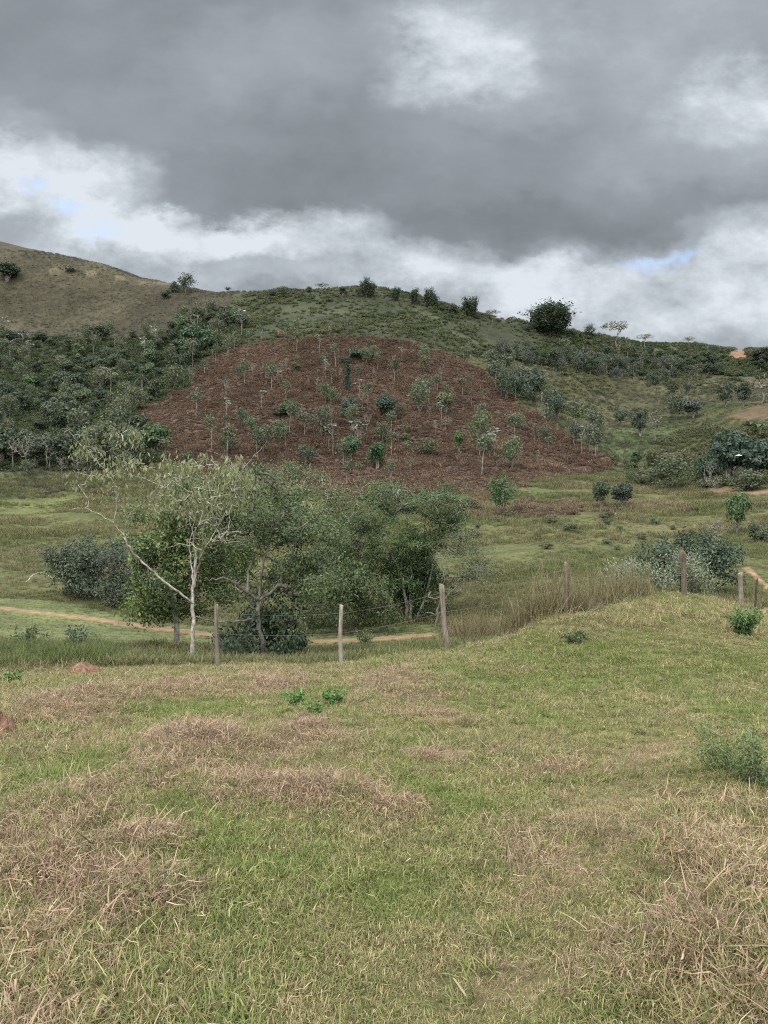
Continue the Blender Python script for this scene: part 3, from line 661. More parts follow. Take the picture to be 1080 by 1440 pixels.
# every prototype is one metre tall; a tree's empty scales it
def build_protos():
    for s in range(4):                      # round, leafy to near the ground
        r = np.random.default_rng(500 + s); n = 16
        cs = ell(n, (0, 0, .56), (.27, .27, .27), r, .5); rs = r.uniform(.13, .21, n)
        st = [limb_path([(0, 0, -.06), (r.normal(0, .03), r.normal(0, .03), .2), tuple(c * np.array([.6, .6, .8]))], .03, .008, .008, 4, r) for c in cs[:5]]
        br, e, m = grow_to(st, cs, r, .004, .1)
        proto('round', tubes(st + br, (5, 4, 3)), join(crown_lumps(2000, cs, rs, .07, .6, r), leafq(ell(300, (0, 0, .5), (.3, .3, .38), r, .2), norm(r.normal(0, 1, (300, 3))), .06, .5, r)))
    for s in range(4):                      # broad dense bush
        r = np.random.default_rng(520 + s); n = 20
        cs = ell(n, (0, 0, .42), (.5, .5, .36), r, .4); cs[:, 2] = np.abs(cs[:, 2] - .12) + .12; rs = r.uniform(.16, .27, n)
        st = [limb_path([(r.normal(0, .05), r.normal(0, .05), -.06), tuple(c * np.array([.5, .5, .5])), tuple(c)], .025, .007, .01, 3, r) for c in cs[:7]]
        proto('bush', tubes(st, (5, 4, 3)), crown_lumps(2300, cs, rs, .08, .6, r), M_DARKB)
    for s in range(5):                      # slender pale trunk, small crown at the top
        r = np.random.default_rng(540 + s); lean = r.normal(0, .05, 2)
        tr = [limb_path([(0, 0, -.05), (lean[0] * .4, lean[1] * .4, .4), (lean[0], lean[1], .86)], .013, .006, .006, 4, r)]
        T = ell(22, (lean[0], lean[1], .76), (.17, .17, .22), r, .3); br, e, m = grow_to([(p[4:], q[4:]) for p, q in tr], T, r, .0028, .1)
        proto('slender', tubes(tr + br, (5, 4, 3)), leaves_at(e, 15, .05, .062, .6, r), M_PALE)
    for s in range(4):                      # half-open sapling, many thin stems
        r = np.random.default_rng(560 + s)
        tr = [limb_path([(r.normal(0, .03), r.normal(0, .03), -.05), (r.normal(0, .08), r.normal(0, .08), .4), (r.normal(0, .16), r.normal(0, .16), .8)], .014, .005, .01, 4, r) for _ in range(3)]
        T = ell(44, (0, 0, .58), (.29, .29, .38), r, .3); br, e, m = grow_to(tr, T, r, .003, .1)
        proto('sapling', tubes(tr + br, (5, 4, 3)), leaves_at(e, 24, .07, .06, .6, r), M_STEM)
    for s in range(3):                      # airy flat-topped crown on a bare stem
        r = np.random.default_rng(580 + s)
        tr = [limb_path([(0, 0, -.05), (.02, 0, .3), (r.normal(0, .04), 0, .55)], .018, .012, .006, 4, r)]
        T = ell(46, (0, 0, .82), (.52, .45, .13), r, .2); br, e, m = grow_to(tr, T, r, .0033, .09, up=.2)
        proto('airy', tubes(tr + br, (5, 4, 3)), leaves_at(e, 13, (.05, .05, .025), .045, .55, r), M_BARK)
    for s in range(3):                      # bare grey branches with hardly a leaf
        r = np.random.default_rng(600 + s)
        tr = [limb_path([(0, 0, -.05), (.02, 0, .3), (r.normal(0, .05), 0, .6)], .022, .01, .01, 4, r)]
        T = ell(60, (0, 0, .66), (.3, .3, .34), r, .3); br, e, m = grow_to(tr, T, r, .0036, .12, up=.2)
        proto('bare', tubes(tr + br, (5, 4, 3)), leaves_at(e, 2, .03, .035, .5, r), M_STEM)
    for s in range(3):                      # cecropia habit: few upturned arms, rosettes of big pale leaves
        r = np.random.default_rng(620 + s); tr = [limb_path([(0, 0, -.05), (.01, 0, .4), (0, 0, .93)], .012, .008, .005, 4, r)]; tips = [np.array([0, 0, .95])]
        for q in range(5):
            a = r.uniform(0, 2 * pi); h = r.uniform(.6, .82); e = np.array([cos(a) * .17, sin(a) * .17, h + .13])
            tr.append(limb_path([(0, 0, h - .08), (cos(a) * .11, sin(a) * .11, h), tuple(e)], .008, .005, .004, 3, r)); tips.append(e)
        ps = []
        for t in tips:
            k = 9; a = r.uniform(0, 2 * pi, k); D = np.stack([np.cos(a), np.sin(a), r.uniform(-.3, .4, k)], -1)
            ps.append(leafq(t + D * .02, norm(np.stack([-D[:, 0] * .3, -D[:, 1] * .3, np.ones(k)], -1) + r.normal(0, .2, (k, 3))), .12, .7, r, .2))
        proto('cecropia', tubes(tr, (5, 4, 3)), join(*ps), M_PALE)
    for s in range(3):                      # bamboo clump: arching culms, feathery rim
        r = np.random.default_rng(640 + s); cul, L = [], []
        for q in range(38):
            a = r.uniform(0, 2 * pi); b = r.uniform(.02, .14); sp = r.uniform(.1, .5); h = r.uniform(.78, 1.0) - .55 * sp * sp * 2
            P, R = limb_path([(cos(a) * b, sin(a) * b, -.04), (cos(a) * (b + sp * .35), sin(a) * (b + sp * .35), h * .6), (cos(a) * (b + sp), sin(a) * (b + sp), h)], .007, .002, .004, 6, r)
            cul.append((P, R)); L.append(P[3:])
        L = np.vstack(L); proto('bamboo', tubes(cul, (4, 4, 3)), join(leaves_at(L, 8, .05, .07, .34, r, .2), leafq(ell(3400, (0, 0, .47), (.44, .44, .46), r, .5), norm(r.normal(0, 1, (3400, 3))), .075, .45, r)), M_DARKB)
    for s in range(4):                      # upright feathery plumes, uneven top
        r = np.random.default_rng(740 + s); cul, L = [], []
        for q in range(11 + 3 * s):
            a = r.uniform(0, 2 * pi); b = r.uniform(.02, .22); sp = r.uniform(.02, .16); h = r.uniform(.5, 1.0) * (1 - .8 * b)
            P, R = limb_path([(cos(a) * b, sin(a) * b, -.04), (cos(a) * (b + sp * .5), sin(a) * (b + sp * .5), h * .6), (cos(a) * (b + sp), sin(a) * (b + sp), h)], .008, .002, .006, 8, r)
            cul.append((P, R)); L.append(P[3:])
        L = np.vstack(L); proto('plume', tubes(cul, (4, 4, 3)), leaves_at(L, 13, (.045, .045, .04), .075, .36, r, -.5), M_DARKB)
    for s in range(2):                      # dark tiered conifer
        r = np.random.default_rng(660 + s); tr = [limb_path([(0, 0, -.05), (0, 0, .5), (0, 0, 1)], .018, .003, .004, 4, r)]; ps = []
        for z0 in np.linspace(.25, .96, 11):
            w = .27 * (1.02 - z0) + .03
            for q in range(6):
                a = r.uniform(0, 2 * pi); e = np.array([cos(a) * w, sin(a) * w, z0 + .03]); tr.append(limb_path([(0, 0, z0), tuple(e * np.array([.5, .5, 1]) - np.array([0, 0, .02])), tuple(e)], .005, .002, .003, 2, r))
                ps.append(np.linspace([0, 0, z0], e, 5)[1:])
        proto('conifer', tubes(tr, (5, 4, 3)), leaves_at(np.vstack(ps), 6, .025, .06, .4, r), M_DARKB)
    for s in range(2):                      # palm
        r = np.random.default_rng(680 + s); tr = [limb_path([(0, 0, -.05), (.02, 0, .3), (0, 0, .6)], .03, .025, .004, 4, r)]; ps = []
        for q in range(16):
            a = r.uniform(0, 2 * pi); rise = r.uniform(-.1, .36); E = np.array([cos(a), sin(a), 0])
            Pm = np.array([[0, 0, .6] + E * t * .45 + np.array([0, 0, rise * t * 1.6 - .55 * t * t * .6]) for t in np.linspace(.1, 1, 9)])
            tr.append((Pm, np.linspace(.008, .002, 9))); sd = np.array([-sin(a), cos(a), 0])
            for sgn in (-1, 1):
                V = []
                for p in Pm:
                    tp = p + sd * sgn * .10 + E * .05 + np.array([0, 0, -.06]); V += [p - E * .012, p + E * .012, tp + E * .004, tp - E * .004]
                ps.append((np.array(V), np.arange(len(V)).reshape(-1, 4), np.full(len(V), r.uniform(0, 1)), np.zeros(len(V))))
        proto('palm', tubes(tr, (5, 4, 3)), join(*ps), M_BARK)
    for s in range(2):                      # banana: broad arching blades
        r = np.random.default_rng(690 + s); tr = [limb_path([(0, 0, -.05), (0, 0, .25), (.01, 0, .5)], .045, .03, .004, 3, r)]; ps = []
        for q in range(11):
            a = q * 2.4 + r.normal(0, .2); E = np.array([cos(a), sin(a), 0]); sd = np.array([-sin(a), cos(a), 0]); up = r.uniform(.3, .75); V = []
            for i, t in enumerate(np.linspace(0, 1, 6)):
                p = np.array([0, 0, .42]) + E * t * .42 + np.array([0, 0, up * t - .45 * t * t]); w = .085 * sin(pi * min(1, t * .86 + .1))
                V += [p - sd * w + np.array([0, 0, .02]), p, p + sd * w + np.array([0, 0, .02])]
            Q = [[i * 3 + k, i * 3 + k + 1, i * 3 + k + 4, i * 3 + k + 3] for i in range(5) for k in (0, 1)]
            ps.append((np.array(V), np.array(Q), np.full(len(V), r.uniform(0, 1)), np.zeros(len(V))))
        proto('banana', tubes(tr, (6, 4, 3)), join(*ps), M_BARK)
build_protos()

DARK, MID, GREY, BLUE, BRIGHT, SILVER, OLIVE = (.029, .043, .020), (.047, .068, .026), (.068, .083, .042), (.040, .057, .031), (.06, .10, .03), (.19, .205, .16), (.075, .082, .04)
prng = np.random.default_rng(77)
def plant(name, kind, P, h, w, col, label, cat='tree', group=None, v=None, trunk_col=None):
    tm, cm = PROTO[kind][(int(prng.integers(0, 99)) if v is None else v) % len(PROTO[kind])]
    o = bpy.data.objects.new(name, None); C.objects.link(o); o.empty_display_size = .3
    o.location = P; o.scale = (w, w, h); o.rotation_euler = (0, 0, prng.uniform(0, 6.28)); tag(o, label, cat, group)
    if tm: link('trunk', tm, o)
    if cm:
        c = link('crown', cm, o); k = prng.uniform(.82, 1.2); c.color = (col[0] * k * prng.uniform(.9, 1.1), col[1] * k, col[2] * k * prng.uniform(.9, 1.1), 1)
    return o

def at(px, base, hpx, kind, col, label, wpx=None, cat='tree', name='tree', d=None, dmin=24, v=None, group=None):
    """a plant whose foot stands where the sight line (px, base) meets the land"""
    P = on(px, d) if d else hit(px, base, dmin); k = P[1] / F
    nat = {'round': .95, 'bush': 1.45, 'slender': .42, 'sapling': .75, 'airy': 1.15, 'bare': .7, 'cecropia': .5, 'bamboo': 1.05, 'plume': .75, 'conifer': .56, 'palm': .95, 'banana': .9}[kind]
    h = hpx * k; w = h if wpx is None else wpx * k / nat
    return plant(name, kind, P, h, w, col, label, cat, group, v)

SKY = [ # along the skyline
 (10, 396, 30, 'round', DARK, 'dark tree cluster high on the bare grassy hill', 44, 'tree', 'hill_tree'),
 (98, 383, 13, 'bush', GREY, 'small grey-green bush beside the cattle track on the bare hill', 20, 'bush', 'bush'),
 (262, 412, 27, 'sapling', DARK, 'loose-crowned dark tree on the crest of the bare hill', 26, 'tree', 'hill_tree'),
 (246, 412, 18, 'bush', DARK, 'dark bush leaning against the loose-crowned tree on the hill crest', 20, 'bush', 'bush'),
 (233, 420, 15, 'bush', DARK, 'dim low bush just below the tree on the hill crest', 18, 'bush', 'bush'),
 (323, 416, 12, 'slender', DARK, 'tiny lone sapling where the bare hill meets the scrubby ridge', 9, 'tree', 'sapling'),
 (382, 418, 11, 'bush', DARK, 'low dark bush at the start of the scrubby skyline', 20, 'bush', 'bush'),
 (398, 418, 15, 'sapling', GREY, 'thin see-through tree beside the first low bush of the skyline', 20, 'tree', 'ridge_tree'),
 (434, 415, 14, 'round', DARK, 'small rounded tree next to the twin flat crowns on the ridge top', 11, 'tree', 'ridge_tree'),
 (453, 415, 17, 'airy', DARK, 'wide flat-crowned tree at the top of the scrubby ridge', 26, 'tree', 'ridge_tree'),
 (482, 415, 13, 'round', DARK, 'small round tree just past the wide flat crown on the ridge', 13, 'tree', 'ridge_tree'),
 (505, 418, 13, 'sapling', DARK, 'thin dark sapling beside the spiky clump on the ridge', 12, 'tree', 'ridge_tree'),
 (517, 418, 26, 'plume', DARK, 'spiky-topped bamboo clump first in the line of ridge clumps', 26, 'bamboo', 'bamboo_clump'),
 (557, 423, 20, 'plume', DARK, 'small thin bamboo clump second in the line on the ridge', 18, 'bamboo', 'bamboo_clump'),
 (583, 428, 23, 'plume', DARK, 'rounded bamboo clump third in the line on the ridge', 21, 'bamboo', 'bamboo_clump'),
 (607, 433, 29, 'plume', DARK, 'tall upright bamboo clump fourth in the line on the ridge', 25, 'bamboo', 'bamboo_clump'),
 (659, 445, 30, 'plume', DARK, 'broad rounded bamboo clump fifth in the line, beside a low bush', 30, 'bamboo', 'bamboo_clump'),
 (634, 440, 15, 'bush', DARK, 'low bush between the tall upright and the broad rounded clump', 24, 'bush', 'bush'),
 (693, 454, 18, 'airy', DARK, 'lone umbrella-shaped tree on the descending ridge', 28, 'tree', 'ridge_tree'),
 (717, 460, 11, 'airy', DARK, 'small low umbrella tree just before the great bamboo clump', 18, 'tree', 'ridge_tree'),
 (775, 471, 47, 'bamboo', DARK, 'great rounded bamboo clump, largest on the skyline', 66, 'bamboo', 'bamboo_clump'),
 (741, 466, 11, 'bush', DARK, 'low skyline bush at the foot of the great bamboo clump', 16, 'bush', 'bush'),
 (829, 476, 20, 'sapling', DARK, 'small loose tree between the great bamboo and the wide bare crown', 18, 'tree', 'ridge_tree'),
 (867, 492, 40, 'airy', GREY, 'wide thin-crowned grey tree above the far dark wood', 48, 'tree', 'ridge_tree'),
 (906, 492, 22, 'airy', GREY, 'low thin-crowned tree just past the wide grey crown', 30, 'tree', 'ridge_tree'),
 (969, 494, 21, 'airy', GREY, 'lanky sparse tree standing alone above the far dark wood', 20, 'tree', 'ridge_tree'),
 (996, 500, 14, 'airy', DARK, 'low sparse tree near the orange earth cut on the skyline', 22, 'tree', 'ridge_tree'),
 (1070, 514, 28, 'round', DARK, 'dark tree beside the orange earth cut on the skyline', 36, 'tree', 'ridge_tree'),
]
SLOPE = [ # on and around the rusty slope
 (280, 500, 46, 'bush', (.028, .05, .02), 'large dark glossy tree mass above the top edge of the rusty slope', 78, 'tree', 'tree'),
 (323, 462, 27, 'round', MID, 'round green tree at the edge of the scrub below the skyline', 30, 'tree', 'tree'),
 (300, 475, 22, 'bush', DARK, 'dark low tree between the round green one and the large mass', 34, 'tree', 'tree'),
 (43, 548, 24, 'round', BRIGHT, 'bright rounded tree within the dim wood near the lime clearing', 32, 'tree', 'tree'),
 (80, 595, 34, 'palm', BLUE, 'dark feathery palm in the middle of the dim wood', 38, 'palm', 'palm_tree'),
 (14, 500, 30, 'palm', BLUE, 'dark palm at the upper rim of the dim wood', 34, 'palm', 'palm_tree'),
 (200, 548, 30, 'palm', BLUE, 'slim palm in the upper part of the dim wood', 26, 'palm', 'palm_tree'),
 (217, 641, 52, 'round', (.035, .068, .026), 'rounded green tree at the foot of the rusty slope beside the wood', 58, 'tree', 'tree'),
 (143, 650, 60, 'sapling', GREY, 'grey-green thin-leaved tree at the lower corner of the wood', 58, 'tree', 'tree'),
 (101, 650, 52, 'round', DARK, 'dark narrow tree under the grey-green tree by the wood edge', 34, 'tree', 'tree'),
 (505, 506, 22, 'bush', (.03, .05, .025), 'low wide bush near the top of the rusty slope', 44, 'bush', 'bush'),
 (484, 512, 14, 'bush', (.035, .055, .028), 'small side bush below the low wide bush on the rusty slope', 20, 'bush', 'bush'),
 (489, 556, 42, 'conifer', (.016, .032, .018), 'dark narrow conifer in the middle of the rusty slope', 17, 'conifer', 'conifer'),
 (491, 592, 40, 'round', (.035, .052, .036), 'bluish leafy tree right below the dark conifer', 28, 'tree', 'tree'),
 (468, 570, 26, 'sapling', GREY, 'greyish sapling beside the dark conifer', 20, 'tree', 'tree'),
 (416, 524, 16, 'round', MID, 'small round bush alone on the upper rusty slope', 17, 'bush', 'bush'),
 (407, 586, 26, 'round', (.045, .085, .026), 'flat-topped bright bush halfway up the rusty slope', 34, 'tree', 'tree'),
 (392, 586, 16, 'bush', DARK, 'dim shrub in the shade of the flat-topped bright bush', 24, 'bush', 'bush'),
 (544, 588, 36, 'round', (.028, .05, .028), 'dense dark rounded tree on the middle of the rusty slope', 42, 'tree', 'tree'),
 (590, 580, 48, 'sapling', GREY, 'grey loose-leaved tree on the rusty slope next to the dark rounded one', 34, 'tree', 'tree'),
 (627, 582, 34, 'round', OLIVE, 'olive rounded tree beside the grey loose-leaved tree', 34, 'tree', 'tree'),
 (620, 604, 42, 'cecropia', SILVER, 'silver-topped pole tree in front of the olive rounded tree', 20, 'tree', 'silver_tree'),
 (502, 640, 50, 'cecropia', SILVER, 'silver-leaved tree with a tall bare stem low on the rusty slope', 26, 'tree', 'silver_tree'),
 (530, 660, 44, 'round', (.032, .075, .028), 'vivid green round tree at the base of the rusty slope', 36, 'tree', 'tree'),
 (493, 648, 42, 'round', (.04, .07, .03), 'mid-green tree behind the silver-leaved tree', 36, 'tree', 'tree'),
 (463, 640, 38, 'cecropia', GREY, 'slim tree with a few pale leaf tufts, next to the mid-green tree', 22, 'tree', 'silver_tree'),
 (452, 618, 48, 'sapling', GREY, 'tall grey sapling above the slim tufted tree', 26, 'tree', 'tree'),
 (537, 625, 32, 'sapling', OLIVE, 'faint olive sapling above the vivid green round tree', 26, 'tree', 'tree'),
 (569, 622, 15, 'round', BRIGHT, 'tiny bright shrub on the lower rusty slope', 17, 'bush', 'bush'),
 (597, 525, 26, 'sapling', OLIVE, 'pale thin sapling high on the rusty slope', 18, 'tree', 'tree'),
 (674, 642, 66, 'sapling', GREY, 'tall grey-leaved tree group low on the rusty slope', 36, 'tree', 'tree'),
 (688, 646, 40, 'cecropia', SILVER, 'pale tufted tree leaning out of the tall grey group', 22, 'tree', 'silver_tree'),
 (645, 636, 34, 'round', BRIGHT, 'bright narrow tree next to the tall grey group', 20, 'tree', 'tree'),
 (602, 644, 28, 'sapling', GREY, 'short grey tree between the vivid green and the bright narrow tree', 34, 'tree', 'tree'),
 (720, 660, 48, 'sapling', GREY, 'grey-green forked tree on the lower corner of the rusty slope', 34, 'tree', 'tree'),
 (370, 640, 44, 'sapling', GREY, 'dull grey sapling behind the crown of the pale-barked tree', 34, 'tree', 'tree'),
 (320, 640, 30, 'sapling', GREY, 'wispy grey sapling on the shaded lower rusty slope', 26, 'tree', 'tree'),
 (340, 600, 28, 'sapling', GREY, 'thin stemmed sapling on the open side of the rusty slope', 20, 'tree', 'tree'),
 (265, 655, 24, 'bush', MID, 'small green bush low at the foot of the rusty slope', 28, 'bush', 'bush'),
 (430, 655, 30, 'sapling', GREY, 'bristly grey sapling near the foot of the rusty slope', 34, 'tree', 'tree'),
]
RIGHT = [
 (695, 536, 30, 'round', (.026, .045, .022), 'dark upright tree at the shoulder of the rusty slope', 24, 'tree', 'tree'),
 (742, 562, 44, 'bush', (.02, .034, .02), 'broad nearly black tree at the shoulder of the rusty slope', 46, 'tree', 'tree'),
 (722, 552, 34, 'round', (.035, .055, .03), 'paler leafy tree tucked beside the broad nearly black one', 28, 'tree', 'tree'),
 (778, 520, 34, 'round', DARK, 'dark tree rising from the tree row on the middle spur', 26, 'tree', 'tree'),
 (830, 527, 28, 'round', DARK, 'second dark tree of the row on the middle spur', 24, 'tree', 'tree'),
 (781, 586, 34, 'round', BLUE, 'blue-green leafy tree on pale stems below the broad black tree', 30, 'tree', 'tree'),
 (808, 606, 34, 'slender', MID, 'leafy green tree with two pale trunks above the lush grass', 30, 'tree', 'tree'),
 (840, 606, 30, 'round', MID, 'small green tree beside the lush valley grass', 20, 'tree', 'tree'),
 (840, 636, 50, 'slender', GREY, 'tall thin pole tree at the end of the rusty slope', 16, 'tree', 'tree'),
 (818, 640, 46, 'bare', GREY, 'thin bare tree at the lower end of the rusty slope', 24, 'tree', 'bare_tree'),
 (967, 572, 36, 'slender', (.02, .035, .02), 'dark-tufted pole tree alone on the open spur', 12, 'tree', 'tree'),
 (921, 548, 26, 'round', DARK, 'dark small tree under the far wood on the spur', 18, 'tree', 'tree'),
 (945, 560, 26, 'sapling', DARK, 'spreading dark sapling on the pale spur grass', 24, 'tree', 'tree'),
 (900, 613, 40, 'round', (.034, .05, .032), 'dusky rounded tree above the lush valley grass', 30, 'tree', 'tree'),
 (872, 600, 26, 'round', BLUE, 'dim tree at the back of the lush valley grass', 24, 'tree', 'tree'),
 (921, 618, 44, 'bare', SILVER, 'whitish bare tree group standing at the edge of the lush grass', 30, 'tree', 'bare_tree'),
 (950, 590, 34, 'sapling', BLUE, 'soft blue-grey tree in the hollow behind the whitish bare trees', 36, 'tree', 'tree'),
 (975, 588, 28, 'round', (.04, .05, .035), 'dusky tree filling the hollow under the spur', 34, 'tree', 'tree'),
 (932, 630, 14, 'round', MID, 'small shrub on the lush grass by the hollow', 12, 'bush', 'bush'),
 (895, 658, 27, 'round', (.03, .055, .025), 'neat ball-shaped tree alone below the lush grass', 23, 'tree', 'tree'),
 (939, 690, 48, 'sapling', GREY, 'wide grey-green tree on the near right slope', 56, 'tree', 'tree'),
 (925, 660, 30, 'sapling', OLIVE, 'dull olive tree above the wide grey-green tree', 40, 'tree', 'tree'),
 (962, 668, 36, 'sapling', OLIVE, 'thin olive tree between the lush grass and the dark tree mass', 36, 'tree', 'tree'),
 (706, 724, 58, 'sapling', (.05, .095, .03), 'fresh green round-topped tree on the valley floor', 46, 'tree', 'tree'),
 (845, 716, 46, 'round', BLUE, 'dusky tree, taller of the pair on the valley floor', 34, 'tree', 'tree'),
 (874, 714, 42, 'round', (.034, .046, .03), 'dusky rounder tree of the pair on the valley floor', 40, 'tree', 'tree'),
 (1026, 682, 88, 'round', (.03, .05, .03), 'tallest tree of the dark mass on the near slope', 72, 'tree', 'tree'),
 (1064, 682, 74, 'round', (.026, .042, .026), 'broad tree at the edge of the dark mass on the near slope', 70, 'tree', 'tree'),
 (1000, 676, 50, 'bush', (.035, .055, .032), 'lower leafy flank tree of the dark mass on the near slope', 50, 'tree', 'tree'),
 (1050, 690, 34, 'bush', GREY, 'grey-green bush in front of the dark tree mass', 60, 'bush', 'bush'),
 (1069, 616, 36, 'banana', BRIGHT, 'pale broad-leaved banana plant behind the dark tree mass', 34, 'plant', 'banana_plant'),
 (1054, 612, 28, 'banana', MID, 'smaller banana plant showing over the dark tree mass', 26, 'plant', 'banana_plant'),
 (1020, 572, 36, 'sapling', BLUE, 'blue-grey tree above the red earth bank', 34, 'tree', 'tree'),
 (1045, 572, 40, 'round', (.04, .055, .036), 'leafy tree beside the blue-grey tree above the red earth bank', 30, 'tree', 'tree'),
 (1072, 568, 46, 'bare', GREY, 'grey leafless tree above the red earth bank', 50, 'tree', 'bare_tree'),
 (997, 697, 50, 'bare', SILVER, 'white-stemmed forked bare tree beside the dirt road', 20, 'tree', 'bare_tree'),
 (1006, 697, 32, 'bare', SILVER, 'short pale bare tree beside the white-stemmed forked one', 24, 'tree', 'bare_tree'),
 (1036, 752, 66, 'round', (.045, .085, .03), 'fresh green tree on a thin stem in front of the dirt road', 44, 'tree', 'tree'),
 (1070, 762, 34, 'bush', (.045, .06, .03), 'dull green bush below the fresh green roadside tree', 44, 'bush', 'bush'),
 (1006, 768, 40, 'bare', GREY, 'leafless pinkish-grey bush behind the big dark shrub', 44, 'bush', 'bare_bush'),
 (660, 720, 22, 'bush', (.08, .07, .04), 'low brown-green bush beside the fresh green tree', 44, 'bush', 'bush'),
]
for (px, b, h, kind, col, lab, w, cat, nm) in SKY + SLOPE + RIGHT:
    at(px, b, h, kind, col, lab, w, cat, nm, dmin=45 if b > 740 else 58)

def scatter_trees(n, poly, dlim, specs, group, seed, amax=34, mind=2.0, thin=None):
    """individual trees standing in one stretch of land; specs: (share, name, kind, colour, height m, width ratio, label)"""
    r = np.random.default_rng(seed); P = spread(60000, dlim[0], dlim[1], amax, seed, 1.0); px, py = project(P)
    px2 = px + 5 * fbm(P[:, 0], P[:, 1], 9, 3, 5)
    P = P[in_poly(px2, py, poly)]; r.shuffle(P); got = []
    for p in P:
        if len(got) >= n: break
        if thin is not None and not thin(p, r): continue
        if all((p[0] - g[0]) ** 2 + (p[1] - g[1]) ** 2 > mind * mind for g in got): got.append(p)
    sh = np.array([s[0] for s in specs]); sh = sh / sh.sum()
    for p in got:
        s = specs[int(r.choice(len(specs), p=sh))]; h = s[4] * r.uniform(.55, 1.35)
        plant(s[1], s[2], p, h, h * s[5] * r.uniform(.8, 1.2), s[3], s[6], 'tree', group % s[7] if '%' in group else group)

scatter_trees(250, ZONES['wood'][1], (106, 290), [
  (5, 'wood_tree', 'round', DARK, 5.4, 1.05, 'dark rounded tree crowded in the dim valley wood below the bare hill', 'dark rounded'),
  (5, 'wood_tree', 'round', BLUE, 5.0, 1.1, 'blue-green leafy tree crowded in the dim valley wood', 'blue-green'),
  (4, 'wood_tree', 'sapling', GREY, 5.4, 1.05, 'grey-green see-through tree crowded in the dim valley wood', 'grey-green'),
  (2, 'wood_tree', 'round', MID, 5.5, .9, 'mid-green leafy tree crowded in the dim valley wood', 'mid-green'),
  (2, 'wood_tree', 'slender', GREY, 7.5, 1.1, 'thin pale-trunked tree standing in the dim valley wood', 'pale-trunked'),
  (1.2, 'silver_tree', 'cecropia', SILVER, 7.0, 1.0, 'silver-leaved pole tree standing in the dim valley wood', 'silver-leaved')],
  '%s trees of the valley wood', 201, 34, 2.6)
scatter_trees(24, [(-60, 640), (60, 640), (190, 650), (190, 672), (60, 676), (-60, 676)], (100, 150), [
  (3, 'wood_edge_tree', 'bare', GREY, 5.5, .8, 'grey half-bare tree along the lower edge of the valley wood', 'half-bare'),
  (3, 'wood_edge_tree', 'sapling', GREY, 5.5, .9, 'pale-stemmed grey tree along the lower edge of the valley wood', 'pale-stemmed')],
  '%s trees along the lower wood edge', 203, 34, 2.0)
scatter_trees(110, [(724, 512), (790, 500), (850, 498), (920, 506), (1000, 510), (1400, 508), (1400, 528), (1080, 534), (1000, 530), (900, 530), (800, 520)], (225, 330), [
  (5, 'far_tree', 'round', DARK, 4.6, 1.05, 'dark rounded tree packed in the far wood under the skyline', 'dark rounded'),
  (3, 'far_tree', 'sapling', BLUE, 4.8, .95, 'dim bluish tree packed in the far wood under the skyline', 'bluish'),
  (2, 'far_tree', 'slender', GREY, 5.6, 1.2, 'pale thin tree showing its stem in the far wood', 'thin'),
  (1.5, 'far_tree', 'bare', GREY, 4.6, .8, 'grey leafless tree in the far wood under the skyline', 'leafless')],
  '%s trees of the far wood', 205, 34, 2.6, thin=lambda p, r: not bool(zone('cut', p[0:1], p[1:2], p[2:3], 2)[0]) and abs(p[0] / p[1] - (1038 - CX) / F) > .022)
scatter_trees(46, [(700, 498), (760, 500), (860, 516), (1000, 524), (1000, 540), (900, 538), (800, 530), (720, 520)], (200, 270), [
  (3, 'row_tree', 'slender', (.05, .06, .04), 4.6, 1.3, 'thin-stemmed tree in the tree row along the middle spur', 'thin-stemmed'),
  (2, 'row_tree', 'sapling', (.05, .06, .045), 4.2, .95, 'loose dim tree in the tree row along the middle spur', 'loose')],
  '%s trees along the middle spur', 207, 34, 1.5)
scatter_trees(34, [(690, 520), (745, 545), (800, 585), (850, 635), (840, 655), (790, 612), (735, 580), (690, 548)], (120, 240), [
  (3, 'slope_tree', 'slender', (.06, .075, .045), 6.0, 1.2, 'pale-trunked thin tree along the shoulder of the rusty slope', 'pale-trunked'),
  (2, 'slope_tree', 'sapling', BLUE, 4.3, .95, 'blue-grey leafy tree along the shoulder of the rusty slope', 'blue-grey')],
  '%s trees along the slope shoulder', 209, 24, 1.6)
scatter_trees(34, [(255, 548), (300, 500), (345, 480), (420, 468), (500, 466), (640, 492), (690, 520), (690, 530), (640, 502), (500, 474), (420, 476), (345, 492), (300, 514), (262, 556)], (150, 262), [
  (4, 'edge_sapling', 'slender', GREY, 4.2, 1.0, 'thin pale sapling on the upper rim of the rusty slope', 'rim'),
  (2, 'edge_sapling', 'bare', GREY, 4.0, .7, 'leafless grey sapling on the upper rim of the rusty slope', 'leafless rim')],
  '%s saplings of the rusty slope', 211, 24, 2.0)
scatter_trees(105, [(250, 600), (330, 520), (430, 490), (560, 495), (680, 545), (800, 630), (800, 660), (700, 672), (540, 690), (380, 676), (260, 650)], (100, 240), [
  (6, 'slope_sapling', 'slender', GREY, 5.0, 1.0, 'thin pale-stemmed sapling scattered over the rusty slope', 'pale-stemmed'),
  (3, 'slope_sapling', 'bare', GREY, 3.6, .7, 'leafless pale sapling scattered over the rusty slope', 'leafless'),
  (3, 'slope_sapling', 'sapling', GREY, 3.4, .9, 'leafy grey sapling scattered over the rusty slope', 'leafy grey'),
  (1, 'slope_sapling', 'cecropia', SILVER, 4.5, 1.0, 'silver-tufted sapling scattered over the rusty slope', 'silver-tufted')],
  '%s saplings over the rusty slope', 213, 24, 2.4)
